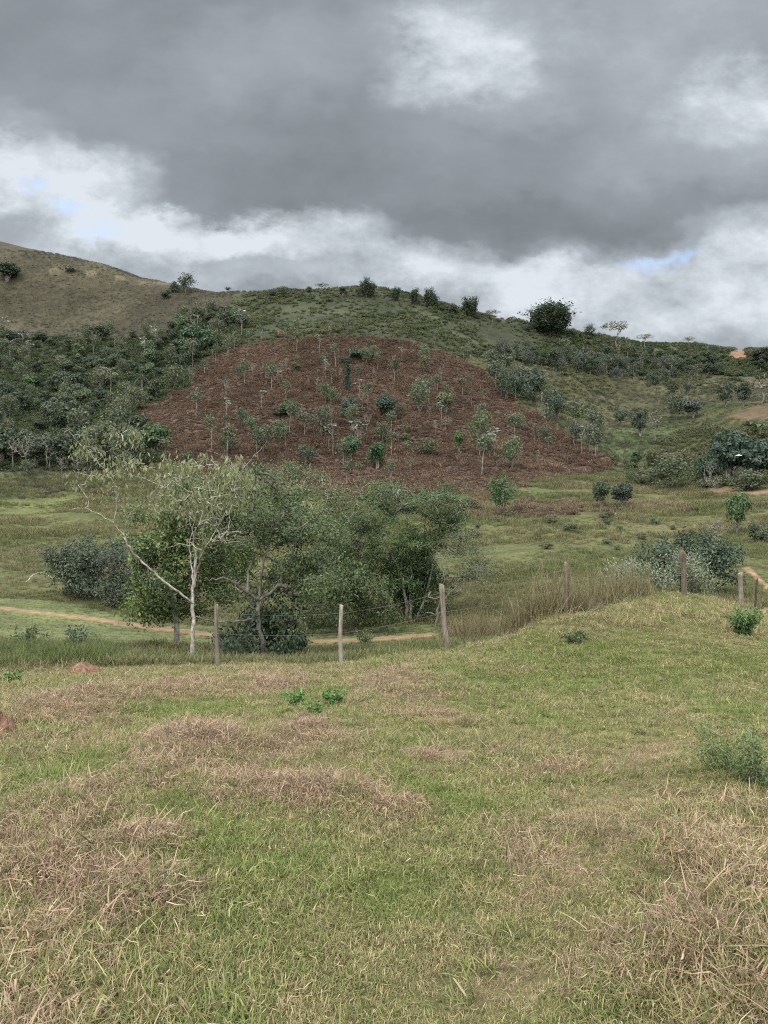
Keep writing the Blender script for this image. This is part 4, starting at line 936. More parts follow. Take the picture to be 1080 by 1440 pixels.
scatter_trees(30, [(850, 640), (905, 640), (985, 600), (1100, 605), (1100, 680), (990, 690), (880, 690)], (85, 150), [
  (3, 'hillside_shrub', 'bush', OLIVE, 1.8, 1.0, 'low olive shrub on the grassy slope below the red bank', 'olive'),
  (3, 'hillside_shrub', 'sapling', GREY, 2.6, .9, 'grey-green twiggy shrub on the grassy slope below the red bank', 'twiggy')],
  '%s shrubs below the red bank', 215, 34, 2.5)
scatter_trees(26, [(640, 715), (760, 735), (860, 730), (1000, 745), (1000, 790), (860, 780), (700, 770), (640, 750)], (50, 95), [
  (3, 'meadow_shrub', 'bush', OLIVE, .8, 1.1, 'small olive shrub in the rough valley grass', 'olive'),
  (2, 'meadow_shrub', 'bush', GREY, .7, 1.1, 'small grey shrub in the rough valley grass', 'grey')],
  '%s shrubs in the valley grass', 217, 34, 3)

# ------------------------------------------------------------------ the grove by the fence, tree by tree
def px3(px, py, d0, dy=0.0):
    """a joint of a limb: its sideways place and height at the tree's own distance, pushed nearer or farther by dy"""
    v = ray(px, py); v = v / v[1]; return np.array([v[0] * d0, d0 + dy, EYE + v[2] * d0])

def tree_obj(name, label, cat, base, limbs_part, crown_parts, bark, group=None):
    """crown_parts: list of (child name, part, colour)"""
    o = bpy.data.objects.new(name, None); C.objects.link(o); o.location = base; tag(o, label, cat, group)
    V, Q, a, b = limbs_part
    link('trunk', mesh_of(name + '_limbs', V - base, Q, bark, attrs={'var': ('FLOAT', a)}, smooth=True), o)
    for nm, (V, Q, a, b), col in crown_parts:
        c = link(nm, mesh_of(name + '_' + nm, V - base, Q, M_LEAF, attrs={'var': ('FLOAT', a)}), o); c.color = (*col, 1)
    return o

def pale_tree():
    r = np.random.default_rng(901); B = hit(270, 936, 14); d = B[1]
    J = lambda *pts: [px3(x, y, d, dy) for x, y, dy in pts]
    S = .62; L = [limb_path([B - np.array([0, 0, .15])] + J((270, 932, 0), (271, 900, 0), (272, 868, 0), (270, 836, .05), (272, 809, .1), (274, 784, .1)), .078, .034, .010, 4, r, .6)]
    for pts, r0, r1 in [
        ([(271, 848, 0), (247, 826, -.2), (222, 803, -.35), (204, 786, -.4), (190, 768, -.45), (184, 752, -.5)], .052, .032),
        ([(184, 752, -.5), (170, 734, -.55), (150, 722, -.6), (128, 714, -.5), (108, 716, -.5)], .026, .010),
        ([(184, 752, -.5), (185, 732, -.4), (194, 716, -.3), (207, 707, -.2)], .022, .009),
        ([(170, 734, -.55), (174, 700, -.5), (166, 672, -.5), (148, 650, -.6), (136, 634, -.6), (120, 622, -.6), (108, 608, -.5)], .020, .007),
        ([(148, 650, -.6), (140, 630, -.7), (138, 612, -.7), (132, 598, -.7)], .010, .005), ([(166, 672, -.5), (182, 655, -.3), (196, 640, -.2), (190, 622, -.2)], .010, .004),
        ([(148, 650, -.6), (162, 634, -.4), (178, 622, -.3)], .009, .004),
        ([(271, 820, .1), (262, 790, .5), (257, 765, .7), (262, 735, .8), (252, 705, .8)], .034, .012),
        ([(274, 784, .1), (272, 756, .0), (282, 738, -.2), (300, 728, -.3), (318, 731, -.4)], .036, .010),
        ([(276, 806, .1), (289, 778, -.4), (303, 760, -.6), (322, 747, -.8), (346, 745, -.9)], .036, .012),
        ([(303, 760, -.6), (316, 730, -.4), (328, 700, -.3), (340, 668, -.3), (358, 645, -.3), (372, 630, -.3), (379, 620, -.3)], .020, .006),
        ([(340, 668, -.3), (322, 650, -.2), (312, 640, -.2), (292, 634, -.2)], .009, .004),
        ([(272, 756, .0), (262, 720, .1), (248, 690, .2), (236, 668, .2)], .022, .007), ([(282, 738, -.2), (290, 705, .1), (286, 675, .2)], .018, .006), ([(289, 778, -.4), (300, 735, -1), (318, 700, -1.2), (322, 672, -1.1)], .017, .006)]:
        L.append(limb_path(J(*pts), r0 * S, r1 * S, .012, 4, r))
    T = np.vstack([np.array([px3(r.uniform(205, 350), r.uniform(644, 705), d, r.normal(0, .9)) for _ in range(120)]),
                   np.array([px3(r.uniform(105, 205), r.uniform(600, 715), d, r.normal(-.4, .5)) for _ in range(34)]),
                   np.array([px3(r.uniform(235, 350), r.uniform(700, 770), d, r.normal(0, .9)) for _ in range(60)])])
    br, e, m = grow_to(L[1:], T, r, .0042, .12, up=.25)
    ec, _ = project(e); _, ey = project(e)
    top = e[(ey < 722)]; hang = leaves_at(top, 14, (.13, .13, .10), .135, .36, r, 1.6, .0)
    low = e[(ey >= 715)]; few = leaves_at(low, 3, .13, .10, .38, r, 1.2, .0)
    tree_obj('pale_barked_tree', 'slim tree with pale blotched bark and a long forked limb beside the fence', 'tree', B, tubes(L + br, (9, 6, 4)),
             [('crown', join(hang, few), (.135, .145, .066))], M_PALE)
pale_tree()

def grove_tree(name, label, d, px, basepy, stems, ells, nt, per, sd, leaf, asp, cols, bark, seed, tip=.0045, droop=.3, trunk_r=.1, cat='tree', extra=None, base=None, limb=1.0):
    """stems: lists of (px, py, dy); ells: (px, py, rx px, ry px, depth m, share)"""
    r = np.random.default_rng(seed); B = on(px, d) if base is None else base; L = []
    for pts, r0, r1 in stems:
        P = [px3(x, y, d, dy) for x, y, dy in pts]
        if pts[0][1] >= basepy: P[0] = np.array([P[0][0], P[0][1], float(G(P[0][0], P[0][1])) - .1])
        L.append(limb_path(P, r0 * limb, r1 * limb, .02, 4, r))
    k = d / F; T = []; tot = sum(e[5] for e in ells)
    for (ex, ey, rx, ry, dep, sh, *dy) in ells:
        dy = dy[0] if dy else 0
        nn = max(3, int(nt * sh / tot)); cl = ell(max(3, nn // 9), px3(ex, ey, d, dy), (rx * k, dep, ry * k), r, .35)
        T.append(cl[r.integers(0, len(cl), nn)] + r.normal(0, 1, (nn, 3)) * np.array([.30, .30, .17]) * (d / 30))
    T = np.vstack(T); gz = G(T[:, 0], T[:, 1]) + .15; T[:, 2] = np.maximum(T[:, 2], gz)
    br, e, m = grow_to(L, T, r, tip, .12, up=.15)
    parts = []
    sel = r.integers(0, len(cols), len(e))
    for i, c in enumerate(cols):
        pts = np.vstack([e[sel == i], m[sel == i][::2]])
        parts.append(('crown' if i == 0 else 'foliage', leaves_at(pts, per, sd, leaf, asp, r, droop, .5, e.mean(0) - np.array([0, 0, .6])), c))
    if extra: parts += extra(r, B, d)
    return tree_obj(name, label, cat, B, tubes(L + br, (8, 5, 3)), parts, bark)

# leafy tree hanging low behind the pale one
grove_tree('leafy_tree', 'leafy green tree hanging low behind the pale-barked tree', 26, 246, 905,
  [([(250, 915, 0), (246, 860, 0), (238, 800, .2), (240, 750, 0)], .10, .05), ([(246, 860, 0), (222, 820, -.4), (208, 780, -.6)], .05, .02), ([(238, 800, .2), (268, 740, .4), (275, 700, .3)], .05, .02), ([(240, 750, 0), (215, 715, .2), (210, 690, 0)], .04, .015)],
  [(232, 800, 42, 75, 1.4, 4), (222, 850, 34, 36, 1.0, 2), (262, 740, 60, 60, 1.6, 3), (215, 730, 42, 45, 1.2, 2), (300, 700, 45, 45, 1.4, 2), (305, 770, 45, 60, 1.4, 3, 1.5), (280, 830, 40, 45, 1.2, 2, 1.5)], 640, 26, .15, .11, .6,
  [(.072, .108, .030), (.108, .145, .04), (.05, .08, .026)], M_BARK, 911, .005, .5)

# leaning grey-trunked tree at the fence
grove_tree('leaning_tree', 'leaning grey-trunked tree with low spreading limbs between two fence posts', 22.5, 372, 925,
  [([(373, 932, 0), (368, 900, 0), (362, 868, 0), (362, 846, .1)], .125, .08),
   ([(362, 846, .1), (350, 832, -.2), (336, 818, -.5), (322, 808, -.8), (305, 810, -1.0)], .075, .03), ([(350, 832, -.2), (348, 805, .2), (352, 780, .4), (345, 750, .5)], .06, .02),
   ([(362, 846, .1), (388, 826, .4), (392, 806, .6), (378, 790, .7), (352, 780, .7), (330, 774, .6)], .07, .02), ([(388, 826, .4), (400, 800, .8), (412, 772, .9), (430, 745, .9)], .05, .02),
   ([(360, 872, 0), (340, 868, -.6), (315, 866, -1.1), (290, 856, -1.4)], .055, .02), ([(362, 846, .1), (368, 800, .2), (380, 755, .1), (390, 715, 0)], .065, .02), ([(400, 800, .8), (430, 800, .6), (455, 785, .5)], .03, .012)],
  [(365, 735, 75, 55, 1.8, 4.4, .9), (425, 755, 55, 70, 1.8, 4, .5), (350, 700, 60, 42, 1.6, 3), (445, 815, 36, 45, 1.3, 2), (315, 745, 40, 35, 1.2, 1.2), (400, 830, 44, 36, 1.0, 2.2, 1.6), (330, 835, 40, 34, 1.0, 1.6, 1.8), (450, 860, 26, 26, .8, 1.2, 1.0), (455, 740, 28, 55, 1.2, 1.5)], 640, 24, .13, .085, .5,
  [(.050, .078, .026), (.074, .102, .034), (.036, .060, .020)], M_LIMB, 921, .0045, .4, limb=.72)

# dark bush round its foot
grove_tree('dark_bush', 'dense dark bush with drooping leaves around the foot of the leaning tree', 23.3, 385, 925,
  [([(375 + q, 930, 0), (370 + q * 1.6, 895, .1), (372 + q * 2.2, 862, .2)], .02, .008) for q in (-12, -4, 3, 9, 15)],
  [(392, 880, 40, 28, 1.1, 4), (338, 890, 30, 24, .8, 2.2, -.6), (350, 905, 26, 16, .5, 1.2, -1.2), (400, 905, 26, 18, .5, 1.2, -1.2), (418, 890, 24, 24, .7, 1.6), (380, 850, 50, 22, 1.0, 2.4)], 250, 15, .11, .12, .5,
  [(.028, .046, .024), (.04, .062, .03)], M_DARKB, 931, .004, 1.1, cat='bush')
# light tall tree behind, top showing over the leaning tree
grove_tree('back_tree', 'pale olive tree standing behind the leaning tree', 34, 430, 880,
  [([(432, 895, 0), (428, 830, 0), (425, 760, 0), (420, 700, 0)], .09, .03), ([(428, 830, 0), (400, 760, .4), (385, 700, .3)], .05, .02), ([(425, 760, 0), (455, 715, .4), (460, 690, .3)], .04, .015)],
  [(405, 690, 45, 40, 1.8, 4), (450, 705, 40, 40, 1.6, 3), (430, 760, 60, 50, 1.8, 3), (375, 710, 30, 40, 1.2, 2)], 380, 24, .16, .10, .5,
  [(.070, .094, .034), (.10, .12, .048), (.05, .074, .025)], M_PALE, 941, .006, .4)
# feathery flat-topped tree of the centre
grove_tree('feathery_tree', 'feathery flat-topped tree on several stems by the footpath', 37, 572, 870,
  [([(572, 886, 0), (571, 845, 0), (560, 800, 0), (540, 760, .2), (520, 720, .2)], .09, .03), ([(578, 886, 0), (577, 840, .3), (580, 790, .4), (575, 740, .5), (565, 705, .4)], .08, .025),
   ([(566, 884, 0), (545, 840, -.3), (520, 800, -.5), (500, 760, -.5), (490, 725, -.4)], .06, .02), ([(582, 884, 0), (600, 835, .2), (612, 780, .3), (630, 735, .3), (645, 712, .3)], .07, .02), ([(575, 850, .3), (590, 800, .8), (598, 750, 1.0), (605, 705, 1.0)], .05, .02)],
  [(505, 715, 40, 26, 2.0, 3), (560, 700, 55, 24, 2.2, 4), (625, 708, 40, 26, 2.0, 3.4), (530, 755, 50, 34, 2.0, 2.5), (600, 750, 50, 28, 2.0, 2), (645, 740, 22, 24, 1.4, 1.4), (495, 790, 34, 46, 1.4, 2.2), (650, 790, 24, 26, 1.2, .8), (545, 800, 50, 40, 1.8, 2.4), (520, 850, 34, 22, 1.4, 1.4), (610, 850, 30, 22, 1.2, 1.2)], 1050, 28, (.17, .17, .09), .10, .42,
  [(.043, .078, .021), (.064, .100, .028), (.030, .057, .018)], M_BARK, 951, .006, .2)
# deep-green broad-leaved tree inside it
grove_tree('broadleaf_tree', 'deep green broad-leaved tree under the feathery crown', 38, 580, 870,
  [([(585, 880, 0), (584, 845, 0), (582, 800, 0)], .06, .03), ([(590, 880, 0), (594, 835, .2), (600, 790, .2)], .05, .02), ([(578, 880, 0), (566, 840, .2), (556, 800, .2)], .05, .02)],
  [(583, 800, 34, 40, 1.3, 4), (602, 795, 22, 42, 1.1, 2), (560, 805, 26, 36, 1.1, 2), (592, 838, 30, 26, 1.0, 1.4)], 300, 22, .17, .16, .45,
  [(.035, .068, .022), (.05, .088, .026)], M_DARKB, 961, .006, .9)
# dim understorey between the trees
grove_tree('understorey_bush', 'dim green bush between the leaning tree and the feathery tree', 33, 486, 880,
  [([(486 + q, 890, 0), (484 + q * 1.5, 860, 0), (482 + q * 2, 820, 0)], .025, .01) for q in (-12, -3, 4, 11)],
  [(482, 815, 34, 45, 1.2, 4), (505, 845, 28, 30, 1.0, 2), (450, 845, 28, 40, 1.0, 2.4), (540, 850, 24, 26, 1.0, 1.2), (455, 790, 34, 50, 1.2, 2.4)], 420, 26, .16, .11, .55,
  [(.042, .066, .022), (.058, .084, .028)], M_DARKB, 971, .005, .5, cat='bush')
# low branching limb that leans out of the grove
grove_tree('sprawling_tree', 'half-bare sprawling tree reaching out of the grove past the leaning post', 35, 612, 878,
  [([(612, 884, 0), (618, 850, 0), (625, 815, -.2), (650, 808, -.4), (672, 798, -.5), (692, 792, -.6)], .06, .012), ([(618, 850, 0), (640, 826, -.1), (665, 806, -.2), (690, 776, -.2)], .04, .010), ([(625, 815, -.2), (622, 790, 0), (632, 768, .1)], .03, .01), ([(650, 808, -.4), (668, 815, -.5), (690, 812, -.6)], .02, .006)],
  [(660, 790, 34, 28, 1.0, 3), (645, 765, 26, 22, .9, 2), (680, 815, 22, 20, .8, 1)], 170, 11, .18, .085, .45, [(.06, .08, .034), (.09, .10, .05)], M_LIMB, 981, .005, .3)
# two bushes at the far side of the footpath
grove_tree('wide_bush', 'wide blue-green bush beyond the footpath at the grove edge', 44, 120, 842,
  [([(122 + q, 850, 0), (120 + q * 1.4, 815, 0), (118 + q * 2, 780, .1)], .06, .02) for q in (-14, -4, 4, 14)],
  [(112, 785, 42, 26, 1.8, 4), (125, 815, 40, 26, 1.6, 3), (88, 800, 20, 24, 1.2, 1.4), (150, 775, 26, 20, 1.2, 1.4)], 420, 20, .22, .14, .55, [(.042, .062, .034), (.058, .080, .043), (.032, .048, .027)], M_DARKB, 985, .008, .3, cat='bush')
grove_tree('shadowy_bush', 'narrow shadowy bush beside the wide blue-green bush', 42, 168, 848,
  [([(168 + q, 856, 0), (168 + q * 1.4, 820, 0), (168 + q * 2, 790, .1)], .04, .015) for q in (-8, 0, 8)],
  [(170, 800, 20, 30, 1.2, 3), (160, 835, 22, 20, 1.0, 2), (185, 830, 16, 24, .9, 1.2)], 200, 20, .2, .13, .55, [(.035, .05, .032), (.055, .07, .04)], M_DARKB, 987, .007, .3, cat='bush')
# big round shrub behind the right-hand rise, with a silvery one before it
grove_tree('round_shrub', 'big dark round shrub behind the post on the grassy rise', 33, 985, 815,
  [([(985 + q, 840, 0), (983 + q * 2, 810, 0), (985 + q * 3, 785, .1)], .03, .012) for q in (-14, -6, 0, 8, 15)],
  [(990, 782, 42, 24, 1.5, 5), (930, 785, 32, 26, 1.3, 3), (1015, 798, 22, 20, 1.0, 1.6), (960, 800, 50, 22, 1.2, 2), (905, 800, 16, 18, .8, 1)], 420, 22, .15, .12, .55, [(.028, .048, .026), (.042, .066, .034), (.06, .08, .045)], M_DARKB, 991, .005, .4, cat='bush')
grove_tree('silvery_shrub', 'silvery grey-green shrub before the big dark round shrub', 29.5, 915, 830,
  [([(915 + q, 850, 0), (913 + q * 2, 822, 0), (913 + q * 3, 800, .0)], .02, .008) for q in (-14, -6, 0, 8, 15)],
  [(890, 808, 24, 20, .8, 3), (920, 815, 26, 18, .8, 2.6), (965, 806, 26, 20, .8, 2.4), (985, 818, 16, 14, .6, 1)], 260, 20, .14, .11, .36, [(.12, .14, .085), (.17, .185, .125), (.075, .10, .045)], M_BARK, 993, .004, .8, cat='bush')

# ------------------------------------------------------------------ fence posts and wire
def post(px, base, top, d, wpx, label, name='fence_post', lean=0.0, col=(1, 1, 1), seed=0, dy=0.0, knob=False):
    r = np.random.default_rng(seed); v = ray(px, base); v = v / v[1]
    B = np.array([v[0] * d, d, EYE + v[2] * d]); g = float(G(B[0], B[1])); h = (base - top) * d / F; rad = wpx * d / F / 2 * .68; n = 10; lv = 16
    an = np.arange(n) / n * 2 * pi; prof = 1 + .16 * r.normal(0, 1, n) * .6; V = []
    zs = np.concatenate([[min(-.25, g - B[2] - .2)], np.linspace(0, h, lv)])
    for i, z0 in enumerate(zs):
        t = max(0, z0 / h); wob = 1 + .05 * r.normal(0, 1, n); rr = rad * (1.06 - .12 * t) * prof * wob
        if knob: rr = rr * (1 + .25 * math.exp(-((t - .9) / .06) ** 2) + .12 * math.exp(-((t - .45) / .05) ** 2))
        cx, cyy = lean * t * h + .012 * sin(5 * t + seed), .01 * cos(4 * t + seed); zz = np.full(n, z0)
        if i == len(zs) - 1: zz = zz + r.normal(0, .014, n) + .025 * np.cos(an + seed)
        V.append(np.stack([cx + rr * np.cos(an), cyy + rr * np.sin(an), zz], -1))
    tp = V[-1].mean(0) + np.array([0, 0, .008]); inner = V[-1] * .55 + tp * .45 + np.array([0, 0, .012]); V += [inner, np.repeat(tp[None], n, 0)]
    V = np.vstack(V); m = len(zs) + 2; i = np.arange(m - 1)[:, None] * n; k = np.arange(n)[None]; k2 = (k + 1) % n
    Q = np.stack([i + k, i + k2, i + n + k2, i + n + k], -1).reshape(-1, 4)
    o = link(name, mesh_of(name, V, Q, M_POST, smooth=True), None, B); o.color = (*col, 1); tag(o, label, 'fence post')
    return B, h, lean
POSTS = [post(305, 938, 850, 17.6, 8.5, 'dark weathered fence post between the pale-barked and the leaning tree', seed=1, col=(.5, .48, .46)),
 post(479, 936, 851, 17.9, 8, 'pale grey straight fence post standing alone before the footpath', seed=2, lean=.012, col=(.82, .82, .80)),
 post(628, 906, 822, 18.6, 9.5, 'tilted grey fence post at the edge of the grove', seed=3, lean=-.10, col=(.62, .60, .57), knob=True),
 post(797, 868, 791, 20.2, 9, 'brownish fence post rising out of the tall dry weeds', seed=4, lean=-.02, col=(.5, .44, .40)),
 post(963, 840, 775, 24.4, 10, 'knobby dark fence post on top of the grassy rise', seed=5, lean=-.07, col=(.38, .34, .31), knob=True),
 post(1042, 862, 806, 26.3, 9, 'short pale fence post beside the thin iron stake', seed=6, lean=-.03, col=(.7, .68, .64)),
 post(1060, 869, 814, 25.6, 4.2, 'thin dark stake leaning beside the short pale post', name='stake', seed=7, lean=.08, col=(.2, .17, .16))]
def mat_wire():
    k = NT_('rusty_wire'); c = k.ramp(k.noise(k.n('ShaderNodeTexCoord').outputs['Object'], 3, 3), [(.3, (.06, .045, .035)), (.7, (.13, .12, .11))]); return k.surf(c, .6, None)
M_WIRE = mat_wire()
for nm, f in (('upper', .88), ('middle', .55)):
    pts = []
    for (B0, h0, l0), (B1, h1, l1) in zip(POSTS[:5], POSTS[1:6]):
        a = B0 + np.array([l0 * h0 * f, -.07, h0 * f]); b = B1 + np.array([l1 * h1 * f, -.07, h1 * f])
        for t in np.linspace(0, 1, 9)[:-1]: pts.append(a + (b - a) * t + np.array([0, 0, -.05 * 4 * t * (1 - t)]))
    pts.append(b); V, Q, _, _ = tube(np.array(pts), np.full(len(pts), .0024), 4)
    tag(link('fence_wire', mesh_of('fence_wire', V, Q, M_WIRE)), nm + ' rusty wire strung between the wooden fence posts', 'wire')

# ------------------------------------------------------------------ earth mounds, weeds, sticks
def mound(px, py, wpx, hpx, label, seed, d=None):
    P = hit(px, py, 3) if d is None else on(px, d); k = P[1] / F; a, h = wpx * k / 2, hpx * k; r = np.random.default_rng(seed)
    n, mrow = 40, 16; an = np.arange(n) / n * 2 * pi; V = []
    for q in np.linspace(1, 0, mrow):
        w = 1 + .35 * fbm(np.cos(an) * 1.3 + seed, np.sin(an) * 1.3, 1, 3, seed); x, y = a * q * np.cos(an) * w, a * .8 * q * np.sin(an) * w; z = h * .8 * (1 - q ** 2.4) - .04 * q
        z = z + r.normal(0, .012, n) * (q < .98); V.append(np.stack([x, y, z + .34 * h * fbm(x * 1 + seed * 3, y, a * .28, 5, seed, .7) * (q < .98)], -1))
    V = np.vstack(V); i = np.arange(mrow - 1)[:, None] * n; kk = np.arange(n)[None]; k2 = (kk + 1) % n
    o = link('earth_mound', mesh_of('earth_mound', V, np.stack([i + kk, i + k2, i + n + k2, i + n + kk], -1).reshape(-1, 4), M_SOIL, smooth=True), None, P); tag(o, label, 'mound')
mound(119, 948, 52, 20, 'low red earth mound at the edge of the pasture before the tall weeds', 3)
mound(2, 1034, 50, 36, 'crumbly red earth mound among dry grass at the side of the pasture', 5)

def weed(name, label, P, n, h, sp, leaf, asp, col, seed, droop=.3, per=26, cat='plant'):
    r = np.random.default_rng(seed); st, L = [], []
    for q in range(n):
        a = r.uniform(0, 2 * pi); s = r.uniform(.1, 1) * sp; hh = h * r.uniform(.55, 1.05)
        Pm, R = limb_path([(cos(a) * s * .2, sin(a) * s * .2, -.03), (cos(a) * s * .6, sin(a) * s * .6, hh * .55), (cos(a) * s * 1.1, sin(a) * s * 1.1, hh)], .0035 + h * .004, .0015, h * .01, 4, r)
        st.append((Pm, R)); L.append(Pm[2:])
    L = np.vstack(L); V, Q, a, b = leaves_at(L, max(1, per // 7), h * .055, leaf, asp, r, droop, .6)
    o = bpy.data.objects.new(name, None); C.objects.link(o); o.location = P; tag(o, label, cat)
    W = tubes(st, (4, 4, 3)); link('stems', mesh_of(name + '_stems', W[0], W[1], M_BARK, attrs={'var': ('FLOAT', W[2])}), o)
    c = link('leaves', mesh_of(name + '_leaves', V, Q, M_LEAF, attrs={'var': ('FLOAT', a)}), o); c.color = (*col, 1)
weed('feathery_weed', 'tall feathery bright green weed at the side of the pasture', hit(1018, 1090, 3), 22, .44, .34, .034, .3, (.095, .14, .04), 1, .2, 70)
weed('feathery_weed', 'leafy dark green weed beside the tall feathery one', hit(1066, 1105, 3), 22, .38, .40, .04, .32, (.075, .112, .035), 2, .3, 60)
weed('leafy_weed', 'bright leafy weed tuft at the dry heap in the middle of the pasture', hit(416, 992, 3), 10, .20, .2, .07, .45, (.085, .16, .04), 3, .4, 40)
weed('leafy_weed', 'vivid weed tuft nearest the brown heap, beside two others', hit(468, 990, 3), 10, .18, .2, .07, .45, (.08, .15, .038), 4, .4, 40)
weed('leafy_weed', 'smallest of the three bright weed tufts near the brown heap', hit(446, 1004, 3), 8, .15, .18, .06, .45, (.085, .15, .04), 5, .4, 40)
weed('green_bush', 'bright green weed bush at the foot of the short pale post', hit(1046, 893, 10), 30, .62, .42, .085, .45, (.07, .125, .035), 6, .4, 70, 'bush')
weed('leafy_weed', 'dark low weed on the pasture below the tall dry weeds', hit(808, 905, 10), 14, .26, .3, .07, .45, (.06, .085, .035), 7, .4, 40)
weed('leafy_weed', 'green weed beside the low red earth mound', hit(22, 962, 10), 12, .25, .3, .07, .5, (.085, .15, .04), 8, .4, 40)
weed('tall_weed', 'broad-leaved dark weed between footpath and red mound', hit(112, 925, 14), 16, .95, .6, .13, .4, (.06, .085, .045), 9, .5, 40)
weed('tall_weed', 'leafy weed clump in the rank growth below the footpath', hit(40, 912, 14), 18, .8, .7, .12, .4, (.075, .10, .04), 10, .5, 40)
weed('leafy_weed', 'small green weed in the mown strip before the pale grey post', hit(510, 905, 22), 14, .5, .5, .09, .45, (.065, .09, .035), 12, .4, 40)

# rank growth: tall stuff behind the crest
brush = [blade_mesh('brush_stems', join(blades(90, .42, (.5, 1.25), (.005, .011), .22, .45, 0, 300 + s), blades(60, .45, (.3, .8), (.008, .016), .5, .8, 0, 310 + s)), M_MID) for s in range(4)]
P = spread(9000, 18.5, 29, 34, 71, 1.0); px_, py_ = project(P); x, y, z = P.T
edge = np.interp(px_, [600, 640, 700, 780, 840, 870, 900], [905, 896, 890, 868, 850, 842, 838])
dens = np.where((px_ > 632) & (px_ < 905) & (y > 20.4), .5, 0) * sstep(625, 690, px_) * (1 - sstep(840, 905, px_) * .6)
dens = dens * sstep(edge + 12, edge - 2, py_) + np.where((px_ > 632) & (px_ < 890) & (py_ > edge) & (y < 24) & (y > 19.0 + (820 - px_) * .001), .0, 0)
m = np.random.default_rng(72).uniform(0, 1, len(P)) < dens
P1 = P[m]; cover('dry_weeds', brush, P1, np.clip(.72 + .9 * fbm(P1[:, 0], P1[:, 1], 1.4, 3, 73) + .35 * np.random.default_rng(74).uniform(0, 1, len(P1)), .3, 1.7) * 1.1, .88 + .5 * fbm(P1[:, 0], P1[:, 1], 2.5, 3, 75),
  'tall dry brownish weeds along the fence beyond the grove', 'weeds', .15, 76)
dens = np.where((px_ < 330) & (py_ < 958) & (y > 18.2) & (y < 29), .55, 0) * (1 - sstep(70, 190, px_) * .75) * (py_ > 868 + .05 * px_)
m = np.random.default_rng(82).uniform(0, 1, len(P)) < dens
rank = [blade_mesh('rank_blades', join(blades(80, .42, (.4, 1.1), (.012, .024), .35, .9, 0, 330 + s), blades(60, .45, (.3, .6), (.014, .026), .6, .9, 0, 340 + s)), M_MID) for s in range(4)]
P2 = P[m]; cover('rank_grass', rank, P2, np.clip(.62 + .6 * fbm(P2[:, 0], P2[:, 1], 2, 3, 83), .2, 1.2) * (1 - .5 * sstep(120, 260, px_[m])), -.02 + .5 * fbm(P2[:, 0], P2[:, 1], 1.5, 3, 85),
  'rank green grass in the dip below the footpath', 'grass', .15, 86)
P = spread(9000, 16, 29, 34, 91, 1.0); px_, py_ = project(P); x, y, z = P.T
pr = np.where(px_ > 690, .45, 0) * sstep(896, 872, py_ + .03 * (960 - px_)) * (z > -2.9) * np.clip(.6 + 1.2 * fbm(x, y, 1.8, 3, 93), 0, 1)
P3 = P[np.random.default_rng(92).uniform(0, 1, len(P)) < pr]
cover('bank_grass', tus, P3, np.random.default_rng(94).uniform(.9, 1.9, len(P3)), .62 + .5 * fbm(P3[:, 0], P3[:, 1], 1.2, 3, 95), 'rough half-dry grass on the rise under the fence', 'grass', .25, 96)
# fallen sticks
def stick(pts, r0, label, mat=None):
    r = np.random.default_rng(len(label)); Pm, R = limb_path(pts, r0, r0 * .4, r0 * .5, 4, r)
    lst = [(Pm, R)]; mid = Pm[len(Pm) // 2]; lst.append(limb_path([mid, mid + (Pm[-1] - Pm[0]) * .2 + np.array([0, 0, .10])], r0 * .5, r0 * .25, r0 * .3, 3, r))
    V, Q, a, b = tubes(lst, (6, 5, 4)); tag(link('dead_branch', mesh_of('dead_branch', V, Q, mat or M_PALE, attrs={'var': ('FLOAT', a)}, smooth=True)), label, 'branch')
def lie(*pp): return [hit(x, y, dm) + np.array([0, 0, h]) for x, y, dm, h in pp]
stick(lie((36, 822, 30, .15), (50, 818, 30, .5), (62, 816, 30, .45), (74, 817, 30, .2)), .05, 'fallen pale branch in the grass beyond the footpath')
stick(lie((820, 872, 16, .03), (838, 862, 16, .10), (856, 852, 16, .12)), .022, 'reddish-grey dead branch under the tall dry weeds', M_STEM)
stick(lie((800, 876, 16, .03), (822, 868, 16, .08), (846, 866, 16, .06)), .014, 'thin dead branch lying beside the reddish-grey one', M_STEM)
